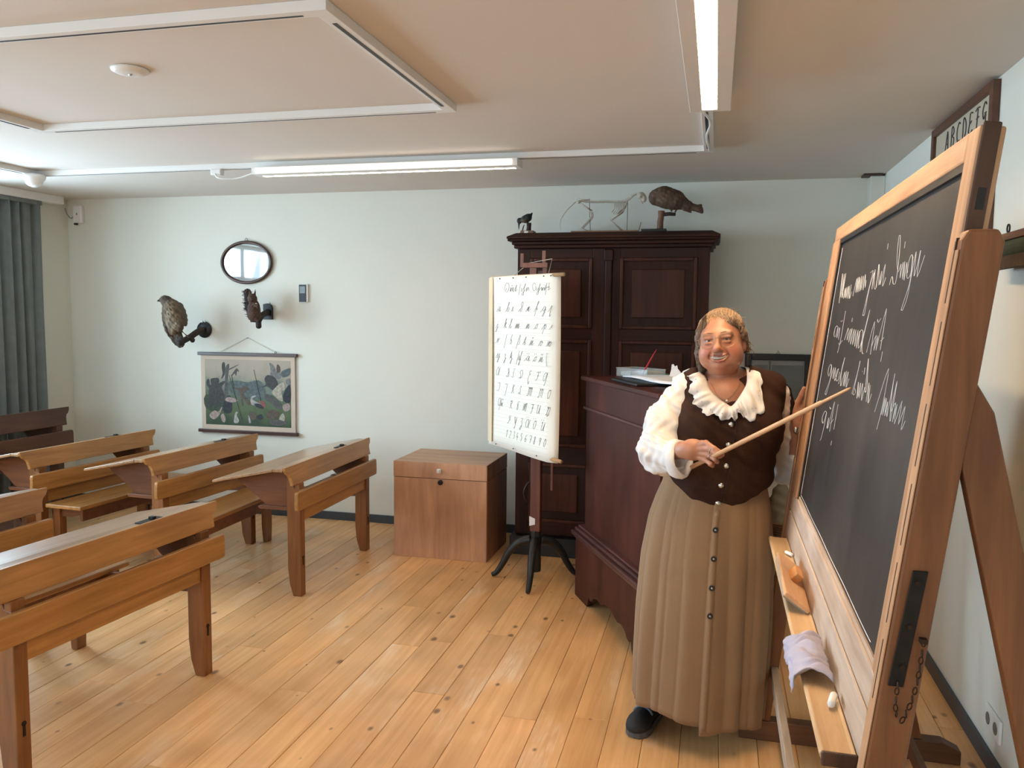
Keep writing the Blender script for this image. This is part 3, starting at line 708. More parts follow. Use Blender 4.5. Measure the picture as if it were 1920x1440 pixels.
L0 = Vector((-1.366, 4.95)); R0 = Vector((-.856, 4.46)); cu = (R0 - L0).normalized(); CW = .707
CZ0, CZ1 = .787, 1.828
t = thing('alphabet_chart', 'hanging paper chart of old German script letters and numerals', 'chart', (L0.x, L0.y, CZ0), math.atan2(cu.y, cu.x))
# local: x along the width, y>0 away from viewer (towards column), z up from the lower edge
def bow(x): return .012 * math.sin(PI * x / CW) - .03 * max(0, (x / CW - .86) / .14) ** 2 * 0
rows = []
NZ = 14; NX = 24
for j in range(NZ + 1):
    zz = (CZ1 - CZ0) * j / NZ; r = []
    for i in range(NX + 1):
        x = CW * i / NX; curl = 0.0
        u = j / NZ
        y = -.004 + .006 * math.sin(x * 9 + u * 3)
        if i >= NX - 1: y += .016 * (i - NX + 2)
        dz = -.018 * (i / NX) * (1 - u) ** 3
        r.append((x, y, zz + dz))
    rows.append(r)
MB().grid(rows).build('paper', 'paper', t, 0, True, solid=.0015)
for (za, nm) in ((CZ1 - CZ0 - .004, 'top_roller'), (.006, 'bottom_roller')):
    MB().tube([(-.004, .013, za), (CW + .05, .013, za - .004)], .011, 10).build(nm, 'kraft', t, 0, True)
B('left_tape', (-.001, -.012, .02), (.045, -.0095, CZ1 - CZ0 - .004), plain('aged_border', (.70, .58, .40), .8, var=.12, scale=10), t, 0)
for (x, z) in ((.10, .012), (.30, .012), (.55, .006), (.13, 1.028), (.28, 1.028), (.42, 1.028), (.60, 1.028), (.67, 1.028)): MB().ball((x, -.013, z), .004, 8, 6).build('tack', 'ink', t)
MB().tube([(.255, 0, 1.035), (.335, .06, 1.115), (.555, .075, 1.13), (.625, 0, 1.035)], .0022, 5).build('hanging_string', 'string', t)
GL = {
 'a': '-.9,-.1 -.3,.6;.35,.85 .1,1 -.2,.8 -.32,.4 -.15,.05 .1,.2 .4,.95 .3,.15 .45,0 .7,.3', 'b': '-.6,-.1 .05,1.3 .2,1.9 .05,1.95 -.05,1.4 -.1,.3 .05,0 .3,.15 .35,.7 .15,.9',
 'c': '-.35,0 .05,1 .0,.1 .25,.15', 'd': '-.5,0 .3,.9 .5,1.5 .3,2 0,1.7 .1,1.2 .4,.6 .25,0 -.05,.1 .05,.7', 'e': '-.6,-.1 -.1,.95 -.2,.1 .1,.9 .2,.95 .05,.1 .3,.2 .55,.6',
 'f': '-.6,-.1 .1,1.4 .3,1.95 .1,1.9 -.25,-1;-.15,.4 .15,.7 .25,.4 -.1,.3', 'g': '-.9,-.1 -.3,.6;.35,.85 .1,1 -.2,.8 -.3,.4 -.1,.1 .15,.25 .4,.95 .2,-.5 -.05,-1 -.2,-.7 .6,.5',
 'h': '-.6,0 .0,.9 .25,1.2 .1,.6 -.1,-.8 .1,-.95 .2,-.6', 'j': '-.6,-.2 .0,.85 -.15,-.7 -.4,-1 -.5,-.7 .3,.2;.1,1.3 .15,1.45', 'k': '-.5,0 .1,1.4 .2,1.95 .0,1.7 -.05,0;-.05,.8 .3,1.2 .3,.9 0,.7 .35,.05 .5,.2',
 'l': '-.5,0 .1,1.3 .25,1.9 .05,1.8 -.08,.2 .1,0 .4,.4', 'm': '-.8,-.1 -.4,1 -.5,0 -.05,1 -.15,0 .3,1 .2,.05 .4,.1 .65,.5', 'n': '-.7,-.1 -.25,1 -.35,0 .15,1 .05,.05 .25,.1 .5,.5',
 'o': '-.6,-.1 -.2,.4;.15,.95 -.1,.8 -.22,.35 -.05,0 .2,.2 .25,.75 .1,.98 .5,.9', 'p': '-.8,-.1 -.1,1 -.15,.5 -.4,-1;-.1,.6 .2,1 .35,.6 .15,.1 -.1,.2', 'q': '-.6,0 -.1,.7 .1,.9 -.1,.5 .1,.3',
 'r': '-.8,-.1 -.2,1 -.25,.05 .1,.9 .25,1 .4,.8', 'L': '.1,2 -.35,-1', 'S': '.15,2 -.1,1.2 -.15,.1 .1,0 .3,.5 .1,.9 -.1,.7', 'B': '-.45,-1 .0,1.6 .2,1.95 .35,1.6 .1,1.1 .35,.8 .25,.1 -.05,0',
 't': '-.5,0 .15,1.7 -.05,.2 .1,0 .35,.4;-.2,.4 .2,.6', 'u': '-.7,-.1 -.25,1 -.35,0 .15,1 .05,.05 .25,.1 .5,.5;-.2,1.65 -.05,1.4 .15,1.65', 'v': '-.7,-.1 -.2,1 -.25,.1 0,0 .25,.6 .15,1 .0,.75 .5,.7',
 'w': '-.8,-.1 -.4,1 -.45,0 -.05,1 -.1,.1 .1,0 .35,.6 .25,1 .1,.75 .5,.7', 'y': '-.9,-.1 -.3,1 -.35,.15 -.1,0 .3,1 .15,-.5 -.1,-1 -.25,-.7 .5,.4', 'z': '-.3,.75 0,1 .15,.75 -.1,.4 .15,.15 .05,-.7 -.15,-1 -.25,-.7 .4,.2',
 'T': '-.4,0 .05,1.7 -.1,.3 .05,.5 .3,.9 .1,.5 .3,.2 .15,-.8 0,-1 -.1,-.7 .5,.2', 'H': '-.3,1.9 -.7,-1;-.3,0 .0,1 -.05,.05 .2,.2 .55,1.7 .6,1.9 .45,1.5 .2,-1 .05,-.8 .5,.2',
 '1': '-.3,1.3 .05,1.9 -.15,0', '2': '-.3,1.5 0,1.9 .25,1.6 .1,.9 -.35,.0 .3,.05', '3': '-.25,1.7 .05,1.95 .25,1.6 0,1.1 .25,.7 .1,.1 -.25,.05', '4': '0,1.9 -.3,.7 .3,.75;.15,1.2 .0,-.1',
 '5': '.3,1.9 -.1,1.9 -.2,1.2 .1,1.25 .25,.7 .1,.1 -.25,.05', '6': '.25,1.9 -.1,1.2 -.25,.4 0,0 .25,.4 .1,.9 -.2,.6', '7': '-.3,1.8 .35,1.9 .0,0;-.1,1 .3,1.05', '8': '.2,1.7 0,1.95 -.2,1.5 .15,.8 .15,.2 -.05,0 -.25,.4 .1,1.2 .2,1.7',
 '9': '.25,1.6 0,1.95 -.25,1.5 -.1,1.0 .2,1.3 .25,1.8 .0,0', '0': '.1,1.95 -.15,1.6 -.3,.7 -.15,0 .1,.2 .3,1.1 .1,1.95',
 'cA': '-.5,.3 -.6,1.2 -.2,1.95 .15,1.6 .1,.5 -.2,0 -.5,.3;.5,1.95 .3,.2 .45,0', 'cB': '-.5,.2 -.2,0 .1,.5 .2,1.8 .0,1.95 -.1,1.6 .35,1.3 .3,.9 0,1.0 .4,.6 .25,0 -.4,.1', 'cC': '.3,2.1 -.1,1.9;.1,1.7 -.1,1 .05,.3 -.2,0 -.5,.2',
 'cD': '-.5,0 -.2,.3 .3,.2 .5,1 .2,1.9 -.3,1.7 -.3,1.2 0,.9 .1,.2 -.2,-.1', 'cE': '.25,1.9 0,2 -.2,1.6 0,1.2 .2,1.3;0,1.2 -.3,.4 -.1,-.9 .1,-1 .1,-.4', 'cF': '-.4,1.7 0,1.9 .4,1.75;.1,1.8 .1,.8 -.1,0 -.4,.1;-.1,1 .3,1.05;.5,2.1 .5,1.8',
 'cG': '.3,1.7 0,1.95 -.4,1.4 -.45,.6 -.2,0 .1,.6 .4,1.95 .3,0 .15,-.9 0,-.8', 'cI': '-.4,1.7 0,1.95 .4,1.75;.3,1.8 .25,.5 0,0 -.4,.1', 'cJ': '-.4,1.7 0,1.95 .4,1.75;.3,1.8 .2,0 .05,-.8 -.2,-.8', 'cK': '-.4,0 -.2,.1 0,1.8 .1,1.95 -.1,1.5;.4,1.9 .0,1.1 .3,.8 .1,.6 .4,.0',
 'cL': '.25,1.7 .1,1.95 -.05,1.5 .15,.6 -.1,.1 -.4,.2 -.2,.45 .3,.0', 'cM': '-.6,.1 -.4,0 -.3,1.8 -.5,1.9;-.3,1.5 0,1.95 -.1,.2;0,1.5 .3,1.95 .2,.1;.3,1.5 .6,1.95 .5,.0', 'cN': '-.5,.1 -.3,0 -.2,1.8 -.4,1.9;-.2,1.5 .2,1.95 .1,.2;.2,1.5 .55,1.95 .45,.0', 'cO': '-.1,1.9 -.35,1.2 -.2,.1 .1,.2 .3,1.2 .1,1.9 -.1,1.8 .4,1.95',
 'cQ': '-.2,.2 -.7,.2 -.9,1.0 -.6,1.95 -.2,1.7 -.2,.9 -.6,0;.1,1.95 -.2,-.5 -.4,-1;0,.2 .3,1 .25,.1 .6,1 .55,.1 .8,.3;.4,1.8 .55,1.6 .7,1.85', 'cR': '-.4,0 -.2,.2 -.1,1.8 -.3,1.6;-.1,1.5 .2,1.95 .3,1.4 0,1.0 .3,.1 .5,.1', 'cS': '.4,2.0 0,1.9 -.2,1.2 .1,.7 .1,.1 -.1,0 -.2,.4 .2,1.6', 'cs': '-.5,.1 -.3,1.7;-.1,1.8 -.2,.2 .2,1.9 .1,.1;.2,1.4 .5,1.9 .4,0',
 'cT': '-.3,1.8 .2,1.9 .4,1.8;.2,1.9 .2,.6 .0,-.2 -.2,-.1;0,1 .4,1.1', 'cU': '-.4,1.7 -.25,1.95 -.3,.5 -.1,0 .2,.6 .35,1.9 .3,.2 .5,.1', 'cV': '-.4,.2 -.2,0 -.1,1.8 -.3,1.7;-.1,1.4 .3,1.9 .4,1.2 .1,0 0,-.3 .4,.2',
 'cX': '-.1,1.9 -.2,1.4 .1,1.2 -.3,0 -.5,.1;.3,1.9 .1,1.1 .3,.8', 'cY': '-.4,1.5 -.2,1.9 -.1,.6 .1,.4 .3,1.9 .2,0 .0,-.9 -.1,-.6', 'cZ': '-.2,1.7 .1,1.95 .3,1.6 0,1.1 .3,.8 .2,-.3 -.1,-.9 -.2,-.5 .3,.3'}
def glyph(ch, u, z, ux, uz, dots=False):
    out = []
    for st in GL[ch].split(';'):
        pts = [tuple(float(v) for v in p.split(',')) for p in st.split()]
        cc = catmull([(u + (p[0] + .22 * (p[1] - .5)) * ux, -.0055, z + p[1] * uz) for p in pts], 3)
        out.append(cc)
    if dots:
        for s in (-.2, .3): out.append([(u + s * ux, -.0055, z + dots * uz), (u + (s + .04) * ux, -.0055, z + (dots + .22) * uz)])
    return out
rows = [('a b c d e f g h', [0.1153, 0.2232, 0.2775, 0.3595, 0.4365, 0.5158, 0.5886, 0.655], 1.618, 1, .0275),
        ('j k l m n o p q', [0.0969, 0.191, 0.2537, 0.3337, 0.4385, 0.5178, 0.5992, 0.6676], 1.5191, 1, .0275),
        ('r L S B t u v w', [0.1035, 0.1975, 0.2602, 0.3447, 0.4088, 0.4803, 0.5672, 0.6473], 1.4251, 1, .0275),
        ('y z T H a: o: u:', [0.105, 0.1893, 0.2618, 0.3557, 0.4421, 0.5129, 0.5734], 1.3331, 1, .0275),
        ('cA cB cC cD cE cF cG', [0.0967, 0.2204, 0.2876, 0.3716, 0.4622, 0.5369, 0.6097], 1.2254, 1.05, .0255),
        ('cI cJ cK cL cM cN cO', [0.1033, 0.1928, 0.2798, 0.3642, 0.4641, 0.5691, 0.6495], 1.1312, 1.05, .0255),
        ('cQ cR cS cs cT cU cV', [0.1299, 0.2576, 0.3381, 0.4164, 0.4882, 0.5538, 0.6432], 1.0363, 1.05, .0255),
        ('cX cY cZ cA: cO: cU:', [0.2354, 0.3072, 0.3773, 0.4502, 0.5212, 0.599], .9430, 1.05, .0255),
        ('1 2 3 4 5 6 7 8 9 0', [0.2077, 0.2466, 0.2898, 0.3324, 0.379, 0.4293, 0.4788, 0.523, 0.5752, 0.6221], .8560, .85, .0235)]
def paper_y(x, z):
    u = z / (CZ1 - CZ0); return .006 * math.sin(x * 9 + u * 3)
for (txt, us, z, sc_, uz) in rows:
    P = []
    for ch, u in zip(txt.split(), us):
        P += glyph(ch.rstrip(':'), u, z - CZ0, .034 * sc_, uz, (2.3 if ch[0] == 'c' else 1.4) if ch.endswith(':') else False)
    P = [[(p[0], p[1] + paper_y(p[0], p[2]), p[2]) for p in s] for s in P if max(p[0] for p in s) < CW - .025]
    strokes_mesh(P, .0010, 4).build('lettering', 'ink', t)['kind'] = 'stuff'
TITLE = [[(0.1773,1.7447),(0.1913,1.7775),(0.2056,1.7873),(0.2268,1.7842),(0.2367,1.7688),(0.2276,1.7437),(0.2067,1.7304),(0.192,1.7368),(0.2062,1.7568)],[(0.2449,1.7358),(0.254,1.7608),(0.2497,1.7357),(0.2682,1.7605),(0.2658,1.7354),(0.2824,1.7602),(0.281,1.7327),(0.2967,1.7449),(0.3148,1.7744),(0.3016,1.7348),(0.32,1.7469)],[(0.3517,1.776),(0.3364,1.7143)],[(0.3659,1.7534),(0.3617,1.7337),(0.3735,1.7384),(0.4018,1.7723),(0.4035,1.7796),(0.393,1.7627),(0.3831,1.7136),(0.3714,1.7103),(0.3666,1.7213),(0.4114,1.7475),(0.4201,1.7571),(0.4117,1.7328),(0.4335,1.7568),(0.4384,1.7372)],[(0.2586,1.7698),(0.2746,1.7714)],[(0.5037,1.7697),(0.486,1.7808),(0.473,1.7729),(0.4736,1.7462),(0.4871,1.7339),(0.5043,1.7432),(0.5039,1.7625)],[(0.5171,1.755),(0.5132,1.7358),(0.5243,1.7404),(0.5469,1.7686),(0.5484,1.7758),(0.5385,1.7593),(0.5266,1.7154),(0.5163,1.7117),(0.5134,1.7238),(0.56,1.754),(0.5605,1.7349),(0.5728,1.7537),(0.569,1.7347),(0.5813,1.7512),(0.5897,1.7533),(0.5859,1.7344),(0.6022,1.7578),(0.616,1.7773),(0.6087,1.7671),(0.5991,1.7105)],[(0.6392,1.7781),(0.6278,1.736),(0.6482,1.7473)],[(0.5984,1.7437),(0.6149,1.7528),(0.644,1.7531)],[(0.587,1.7629),(0.5885,1.7676)]]
RULES = [1.6716,1.648,1.618,1.5943,1.5744,1.5507,1.5191,1.4953,1.4821,1.4558,1.4241,1.4003,1.3844,1.3632,1.3341,1.3076,1.2779,1.254,1.23,1.2061,1.1821,1.1581,1.1314,1.1074,1.086,1.0647,1.0406,1.0165,0.9924,0.971,0.9442,0.9173,0.8958,0.8743,0.8448,0.8152]
CHALK = [[(2.8313,0.8328),(2.8609,0.9286),(2.8163,0.8508),(2.8222,0.9253),(2.7877,0.8489),(2.7892,0.9262),(2.7927,0.8761),(2.7495,0.8455),(2.7516,0.8774),(2.7266,0.8475),(2.7287,0.8791),(2.6998,0.8457),(2.6978,0.8806),(2.6654,0.8437),(2.6758,0.8823),(2.6332,0.843),(2.6396,0.8846),(2.6253,0.8429),(2.6042,0.8629)],[(2.5714,0.8489),(2.5516,0.8989),(2.5309,0.8584),(2.5333,0.9016),(2.5092,0.8578),(2.5128,0.9018),(2.489,0.8584),(2.4961,0.8988),(2.4635,0.8599),(2.4729,0.9022),(2.4465,0.8628),(2.4454,0.9009),(2.4129,0.8617),(2.4165,0.904),(2.387,0.8675),(2.3876,0.8873)],[(2.344,0.9047),(2.3276,0.906),(2.3055,0.9069),(2.322,0.8631),(2.3485,0.7969),(2.339,0.7936),(2.3237,0.7968),(2.3199,0.8609),(2.2894,0.9019)],[(2.2894,0.9019),(2.278,0.8596),(2.2799,0.9098),(2.257,0.8672),(2.2248,0.862),(2.2401,0.9198),(2.2202,0.8628),(2.2355,0.9206),(2.192,0.8669),(2.1862,0.9006),(2.1769,0.8673),(2.1544,0.9156),(2.1453,0.8661),(2.1317,0.8676),(2.1206,0.8826)],[(2.1643,0.9663),(2.162,0.9524)],[(2.0602,0.862),(2.0535,0.8777),(2.041,0.8799),(2.0215,0.8643),(2.0067,0.8622),(1.9961,0.8651),(1.9958,0.8905),(2.0097,0.9331),(2.0311,0.9695),(2.043,0.9738),(2.0479,0.9692),(2.029,0.9254),(1.999,0.8943),(1.9829,0.8902),(1.9704,0.9052),(1.9574,0.8742),(1.952,0.9076),(1.9293,0.8694),(1.9367,0.9084),(1.9114,0.8669),(1.9147,0.9052),(1.8905,0.8746),(1.8752,0.8696),(1.8571,0.8798),(1.8691,0.9141),(1.8861,0.917),(1.8972,0.9024),(1.8906,0.8815)],[(1.8653,0.9139),(1.8533,0.8796),(1.8544,0.8527),(1.8863,0.8066),(1.8819,0.8031),(1.8724,0.8039),(1.8506,0.829),(1.8479,0.8726),(1.8431,0.9223),(1.8287,0.8849),(1.8219,0.8714),(1.81,0.8969),(1.8048,0.9218),(1.7953,0.8685),(1.7623,0.909)],[(1.9692,0.954),(1.9656,0.9395)],[(2.759,0.754),(2.7939,0.7595),(2.8216,0.7504),(2.8252,0.7337),(2.8033,0.7237),(2.777,0.7293),(2.759,0.754),(2.7492,0.7218),(2.7228,0.7544),(2.7072,0.7176)],[(2.6631,0.8054),(2.6614,0.7397),(2.6662,0.7056),(2.682,0.6775)],[(2.6952,0.7073),(2.6719,0.7028),(2.6271,0.7172)],[(2.7293,0.7753),(2.7065,0.7734),(2.6893,0.7775)],[(2.5106,0.7846),(2.5096,0.7741)],[(2.5876,0.7196),(2.5542,0.7554),(2.5402,0.7209),(2.5131,0.7535),(2.5032,0.7158),(2.4845,0.7552),(2.4672,0.7109),(2.4456,0.7534),(2.43,0.711),(2.4162,0.7526),(2.3905,0.7076),(2.3806,0.752),(2.3589,0.7041),(2.3516,0.7502),(2.3345,0.7096),(2.3182,0.7068),(2.2969,0.7221),(2.2957,0.7467),(2.3289,0.754),(2.3471,0.7457),(2.3526,0.7273)],[(2.2957,0.7467),(2.2907,0.6966)],[(2.2921,0.7044),(2.2556,0.806),(2.283,0.7403),(2.2756,0.7073),(2.2567,0.6948),(2.2412,0.6943)],[(2.1997,0.6994),(2.1634,0.7765),(2.1444,0.6965)],[(2.1497,0.7141),(2.1116,0.7442),(2.1109,0.7083),(2.0889,0.7427),(2.0848,0.7094)],[(2.0848,0.7094),(2.0451,0.8072),(2.0347,0.7114)],[(2.0538,0.7325),(2.0399,0.7339),(2.0168,0.7414)],[(2.1306,0.7824),(2.1164,0.7747),(2.0922,0.7845)],[(2.0053,0.7097),(2.007,0.6862)],[(2.755,0.6309),(2.7814,0.6362),(2.8075,0.6277),(2.8152,0.6092),(2.7838,0.5975),(2.7623,0.6127),(2.7565,0.6321),(2.7404,0.5952),(2.7986,0.5436),(2.7858,0.5387),(2.7671,0.5437),(2.7314,0.5958),(2.7052,0.6298),(2.6839,0.5966),(2.6702,0.632),(2.6422,0.5932),(2.6056,0.6308),(2.6298,0.6241),(2.6299,0.6059),(2.603,0.5955),(2.5751,0.6047),(2.5778,0.6249)],[(2.5588,0.5908),(2.5246,0.6707),(2.5441,0.6296),(2.5133,0.5882)],[(2.507,0.59),(2.4807,0.6313),(2.4684,0.592),(2.4539,0.6355),(2.4453,0.5927),(2.4229,0.6352),(2.4144,0.5929),(2.3898,0.6185)],[(2.3088,0.5836),(2.2733,0.6473),(2.2682,0.6743),(2.2842,0.6061),(2.2919,0.5874),(2.2751,0.5845),(2.2569,0.5928),(2.2799,0.602)],[(2.2242,0.5804),(2.2398,0.6209),(2.2096,0.5851),(2.2082,0.6212),(2.1903,0.5849),(2.1785,0.6225),(2.1561,0.5818),(2.1419,0.6159),(2.1251,0.6048),(2.1168,0.6201),(2.1601,0.6853),(2.1471,0.6513),(2.1305,0.6043)],[(2.0941,0.585),(2.0978,0.63),(2.0707,0.5843),(2.0777,0.6265),(2.0656,0.5848),(2.044,0.6082)],[(2.1844,0.6616),(2.1822,0.6447)],[(2.2089,0.6493),(2.2086,0.6515)],[(1.9749,0.5738),(1.9085,0.6766),(1.903,0.597),(1.9198,0.5413)],[(1.8992,0.5769),(1.8912,0.615),(1.885,0.5767),(1.8771,0.6145),(1.8635,0.5783),(1.8589,0.609),(1.8418,0.5791),(1.838,0.6703),(1.8346,0.6312),(1.8067,0.5735)],[(1.8155,0.5938),(1.806,0.6567),(1.8013,0.6166),(1.8028,0.574)],[(1.811,0.5935),(1.7835,0.6149),(1.7832,0.5756),(1.7698,0.6129),(1.7629,0.5738),(1.7319,0.6236),(1.7287,0.5774),(1.6998,0.6161),(1.7,0.5703),(1.6793,0.5904)],[(2.6961,0.4885),(2.7297,0.4906),(2.7564,0.4787),(2.7692,0.4606),(2.7398,0.4499),(2.7134,0.462),(2.6961,0.4885),(2.6982,0.4504),(2.7212,0.4036),(2.7408,0.3939)],[(2.6429,0.447),(2.6352,0.4797),(2.6245,0.4481),(2.6044,0.4782),(2.5733,0.536),(2.5735,0.446)],[(2.585,0.4703),(2.5702,0.4735),(2.5414,0.4873)],[(2.6559,0.5117),(2.6257,0.5076),(2.6192,0.513)],[(2.5029,0.5357),(2.502,0.4622)],[(2.5048,0.4279),(2.507,0.4149)]]

strokes_mesh([[(u, -.0055 + paper_y(u, z - CZ0), z - CZ0) for (u, z) in s] for s in TITLE], .0011, 4).build('lettering', 'ink', t)['kind'] = 'stuff'
mb = MB()
for z in RULES: mb.tube([(x, -.0052 + paper_y(x, z - CZ0), z - CZ0) for x in [.05 + .6 * i / 12 for i in range(13)]], .0005, 4)
mb.build('ruled_lines', 'rule', t)['kind'] = 'stuff'
strokes_mesh([[(.632 + .012 * i, -.0055, 1.3331 - CZ0 - .02), (.634 + .012 * i, -.0055, 1.3331 - CZ0 - .019)] for i in range(4)] + [[(.632, -.0055, .60), (.624, -.0055, .57), (.628, -.0055, .525)]], .0011).build('lettering', 'ink', t)['kind'] = 'stuff'

# ================================================================== BLACKBOARD AND EASEL
TH = math.atan(.1185)
t = thing('blackboard', 'large blackboard with chalk handwriting in a worn pine frame', 'blackboard', (.2845, 0, .82)); t.rotation_euler = (0, TH, 0)
YA, YZ = 1.5, 3.13
B('slate_panel', (0, 1.556, .140), (.012, 3.002, 1.055), 'slate', t, 0)
B('top_rail', (-.010, 1.5585, 1.050), (.030, YZ, 1.100), 'bframe', t, .004)
B('bottom_rail', (-.010, YA, .078), (.030, YZ, .146), 'chalkdust', t, .004)
B('stile', (-.0135, 3.0, .146), (.030, YZ, 1.050), 'bframez', t, .004)
st = B('stile', (-.010, YA - .004, .146), (.030, 1.558, 1.100), 'bframez', t, .004)
se = B('stile_end', (-.006, YA - .006, .86), (.022, YA - .0005, 1.106), 'bdark', t, .003)
B('peg_hole', (.004, YA - .0068, .965), (.016, YA - .0055, 1.0), 'black', se, 0)
# dark inner edge of the frame around the slate
mb = MB(); mb.box((-.007, 1.56, 1.036), (.002, 3.0, 1.051)); mb.build('slate_edge', 'black', t)
mb = MB(); mb.box((-.006, 2.985, .146), (.002, 3.0, 1.04)); mb.build('slate_edge', 'black', t)
mb = MB(); mb.box((-.004, 1.56, .146), (.001, 2.985, .157)); mb.build('chalk_dust_edge', 'chalkdust', t)
strokes_mesh([[(-.0006, 2.968, .17 + i * .05 + .0) for i in range(18)], [(-.0006, 2.968 - i * .07, .166 + .001 * math.sin(i)) for i in range(20)]], .0009, 4).build('chalk_margin', 'chalk', t)['kind'] = 'stuff'
strokes_mesh([catmull([(-.0008, y, s) for (y, s) in p], 3) if len(p) > 2 else [(-.0008, y, s) for (y, s) in p] for p in CHALK], .00058, 4).build('chalk_writing', 'chalk', t)['kind'] = 'stuff'

fx = lambda z: .2845 + (z - .82) * .1185
e = thing('blackboard_easel', 'brown wooden easel with slanted posts holding the blackboard', 'easel', (.45, 2.3, 0))
ex, ey = .45, 2.3
def EP(name, poly, y0, y1, m, par=None, bev=.004): return MB().prism([(p[0] - ex, p[1]) for p in poly], 'Y', y0 - ey, y1 - ey).build(name, m, par or e, bev)
def EB(name, lo, hi, m, par=None, bev=.003): return B(name, (lo[0] - ex, lo[1] - ey, lo[2]), (hi[0] - ex, hi[1] - ey, hi[2]), m, par or e, bev)
for (y0, y1, near) in ((1.450, 1.493, True), (3.137, 3.180, False)):
    d = .046
    post = EP('post', [(fx(.03) - .018, .03), (fx(1.725) - .018, 1.725), (fx(1.74) - .010, 1.742), (fx(1.74) + d - .012, 1.742), (fx(1.72) + d, 1.722), (fx(.03) + d, .03)], y0, y1, 'easel', None, .005)
    for i in range(6):
        za = .95 + i * .135; q = EP('slot', [(fx(za) - .0204, za), (fx(za + .105) - .0204, za + .105), (fx(za + .105) - .016, za + .105), (fx(za) - .016, za)], (y0 + y1) / 2 - .0018, (y0 + y1) / 2 + .0018, 'bdark', post, 0)
    EP('worn_front', [(fx(.05) - .0198, .05), (fx(1.71) - .0198, 1.71), (fx(1.71) - .0182, 1.71), (fx(.05) - .0182, .05)], y0 + .002, y1 - .002, 'bframez', post, 0)
    lx = lambda z: .404 + (1.317 - z) * .2363
    EP('rear_leg', [(lx(1.50), 1.50), (lx(1.50) + .03, 1.53), (lx(1.45) + .066, 1.45), (lx(.04) + .074, .04), (lx(.04), .04)], y0 + .006, y1 - .006, 'easel')
    EP('foot_beam', [(.13, 0), (.13, .05), (.15, .078), (.84, .078), (.90, .05), (.90, 0)], y0 - .006, y1 + .006, 'easelx')
EB('front_stretcher', (.238, 1.493, .245), (.264, 3.137, .292), 'greyw')
EB('rear_stretcher', (.665, 1.487, .14), (.690, 3.143, .185), 'easelx')
# backing plank below the board and the chalk ledge
EP('lower_plank', [(fx(.795) - .012, .795), (fx(.894) - .012, .894), (fx(.894) + .018, .894), (fx(.795) + .018, .795)], 1.496, 3.134, 'chalkdust')
EP('chalk_ledge', [(.208, .800), (.205, .808), (.210, .816), (.226, .8135), (.262, .8115), (.2695, .814), (.2695, .7945), (.215, .7905)], 1.53, 3.04, 'ledge', None, .003)
EB('ledge_end', (.2085, 1.522, .788), (.272, 1.5297, .8165), 'bdark', None, .004)
for yb in (1.75, 2.85): EP('ledge_bracket', [(.225, .7899), (.2688, .7937), (.2688, .72), (.255, .73)], yb, yb + .025, 'easel', None, .002)
# iron latch plate and chain on the near post
nx = lambda z, u: fx(z) - .018 + u
pl = EP('latch_plate', [(nx(.985, .012), .985), (nx(1.185, .018), 1.185), (nx(1.185, .041), 1.185), (nx(.985, .036), .985)], 1.4455, 1.4495, 'iron', None, .001)
for z in (1.165, 1.09, 1.02): MB().lathe([(.004, 0), (.003, .0022)], 8, (nx(z, .028) - ex, 1.4425 - ey, z), 'Y').build('rivet', 'chain', pl)
EB('staple', (nx(1.07, .052) - .006, 1.437, 1.065), (nx(1.07, .052) + .006, 1.4497, 1.073), 'chain', None, .001)
cp = catmull([(nx(1.07, .052), 1.441, 1.066), (nx(1.0, .054), 1.441, 1.00), (nx(.95, .05), 1.441, .955), (nx(.915, .040), 1.441, .925), (nx(.94, .030), 1.441, .95), (nx(.985, .026), 1.441, .99)], 6)
ring = MB().tube([(.0032 * math.cos(a), 0, .0062 * math.sin(a)) for a in [2 * PI * i / 12 for i in range(12)]], .0012, 5, closed=True).mesh('chain_link')
acc = 0; last = cp[0]; k = 0
for p in cp:
    if (p - last).length >= .0098 or k == 0:
        o = link('chain_link', ring, 'chain', e); o.location = (p.x - ex, p.y - ey, p.z)
        dd = (p - last); o.rotation_euler = (0, math.atan2(dd.x, dd.z) if k else 0, (PI / 2) * (k % 2)); last = p; k += 1
# things on the ledge
zl = .8155
o = tag(MB().lathe([(.0055, 0), (.0062, .004), (.0062, .046), (.005, .05)], 12).build('chalk_stick', 'chalk', None, 0, True), 'thick white chalk stick at the near end of the ledge', 'chalk', 'chalk on the ledge'); o.location = (.247, 1.70, zl + .0065); o.rotation_euler = (PI / 2, 0, 2.9)
o.scale = (1.25, 1.25, 1.0); o.location.z += .003
o = tag(MB().lathe([(.005, 0), (.0055, .004), (.0055, .035), (.004, .038)], 12).build('chalk_stick', 'chalk', None, 0, True), 'short white chalk stump at the far end beside the wiper', 'chalk', 'chalk on the ledge'); o.location = (.248, 2.82, zl + .006); o.rotation_euler = (PI / 2, 0, .5)
t = thing('board_wiper', 'wooden board wiper with block grip leaning on the dusty plank', 'wiper', (.250, 2.45, zl + .001)); t.rotation_euler = (0, .62, -.02)
B('wiper_plate', (-.066, -.20, .006), (.012, .20, .018), 'eras', t, .003)
B('wiper_felt', (-.064, -.19, .0), (.010, .19, .0058), 'lead', t, .001)
MB().prism([(-.040, .0182), (-.036, .044), (-.014, .044), (-.018, .0182)], 'Y', -.035, .045).build('grip', 'erask', t, .002)
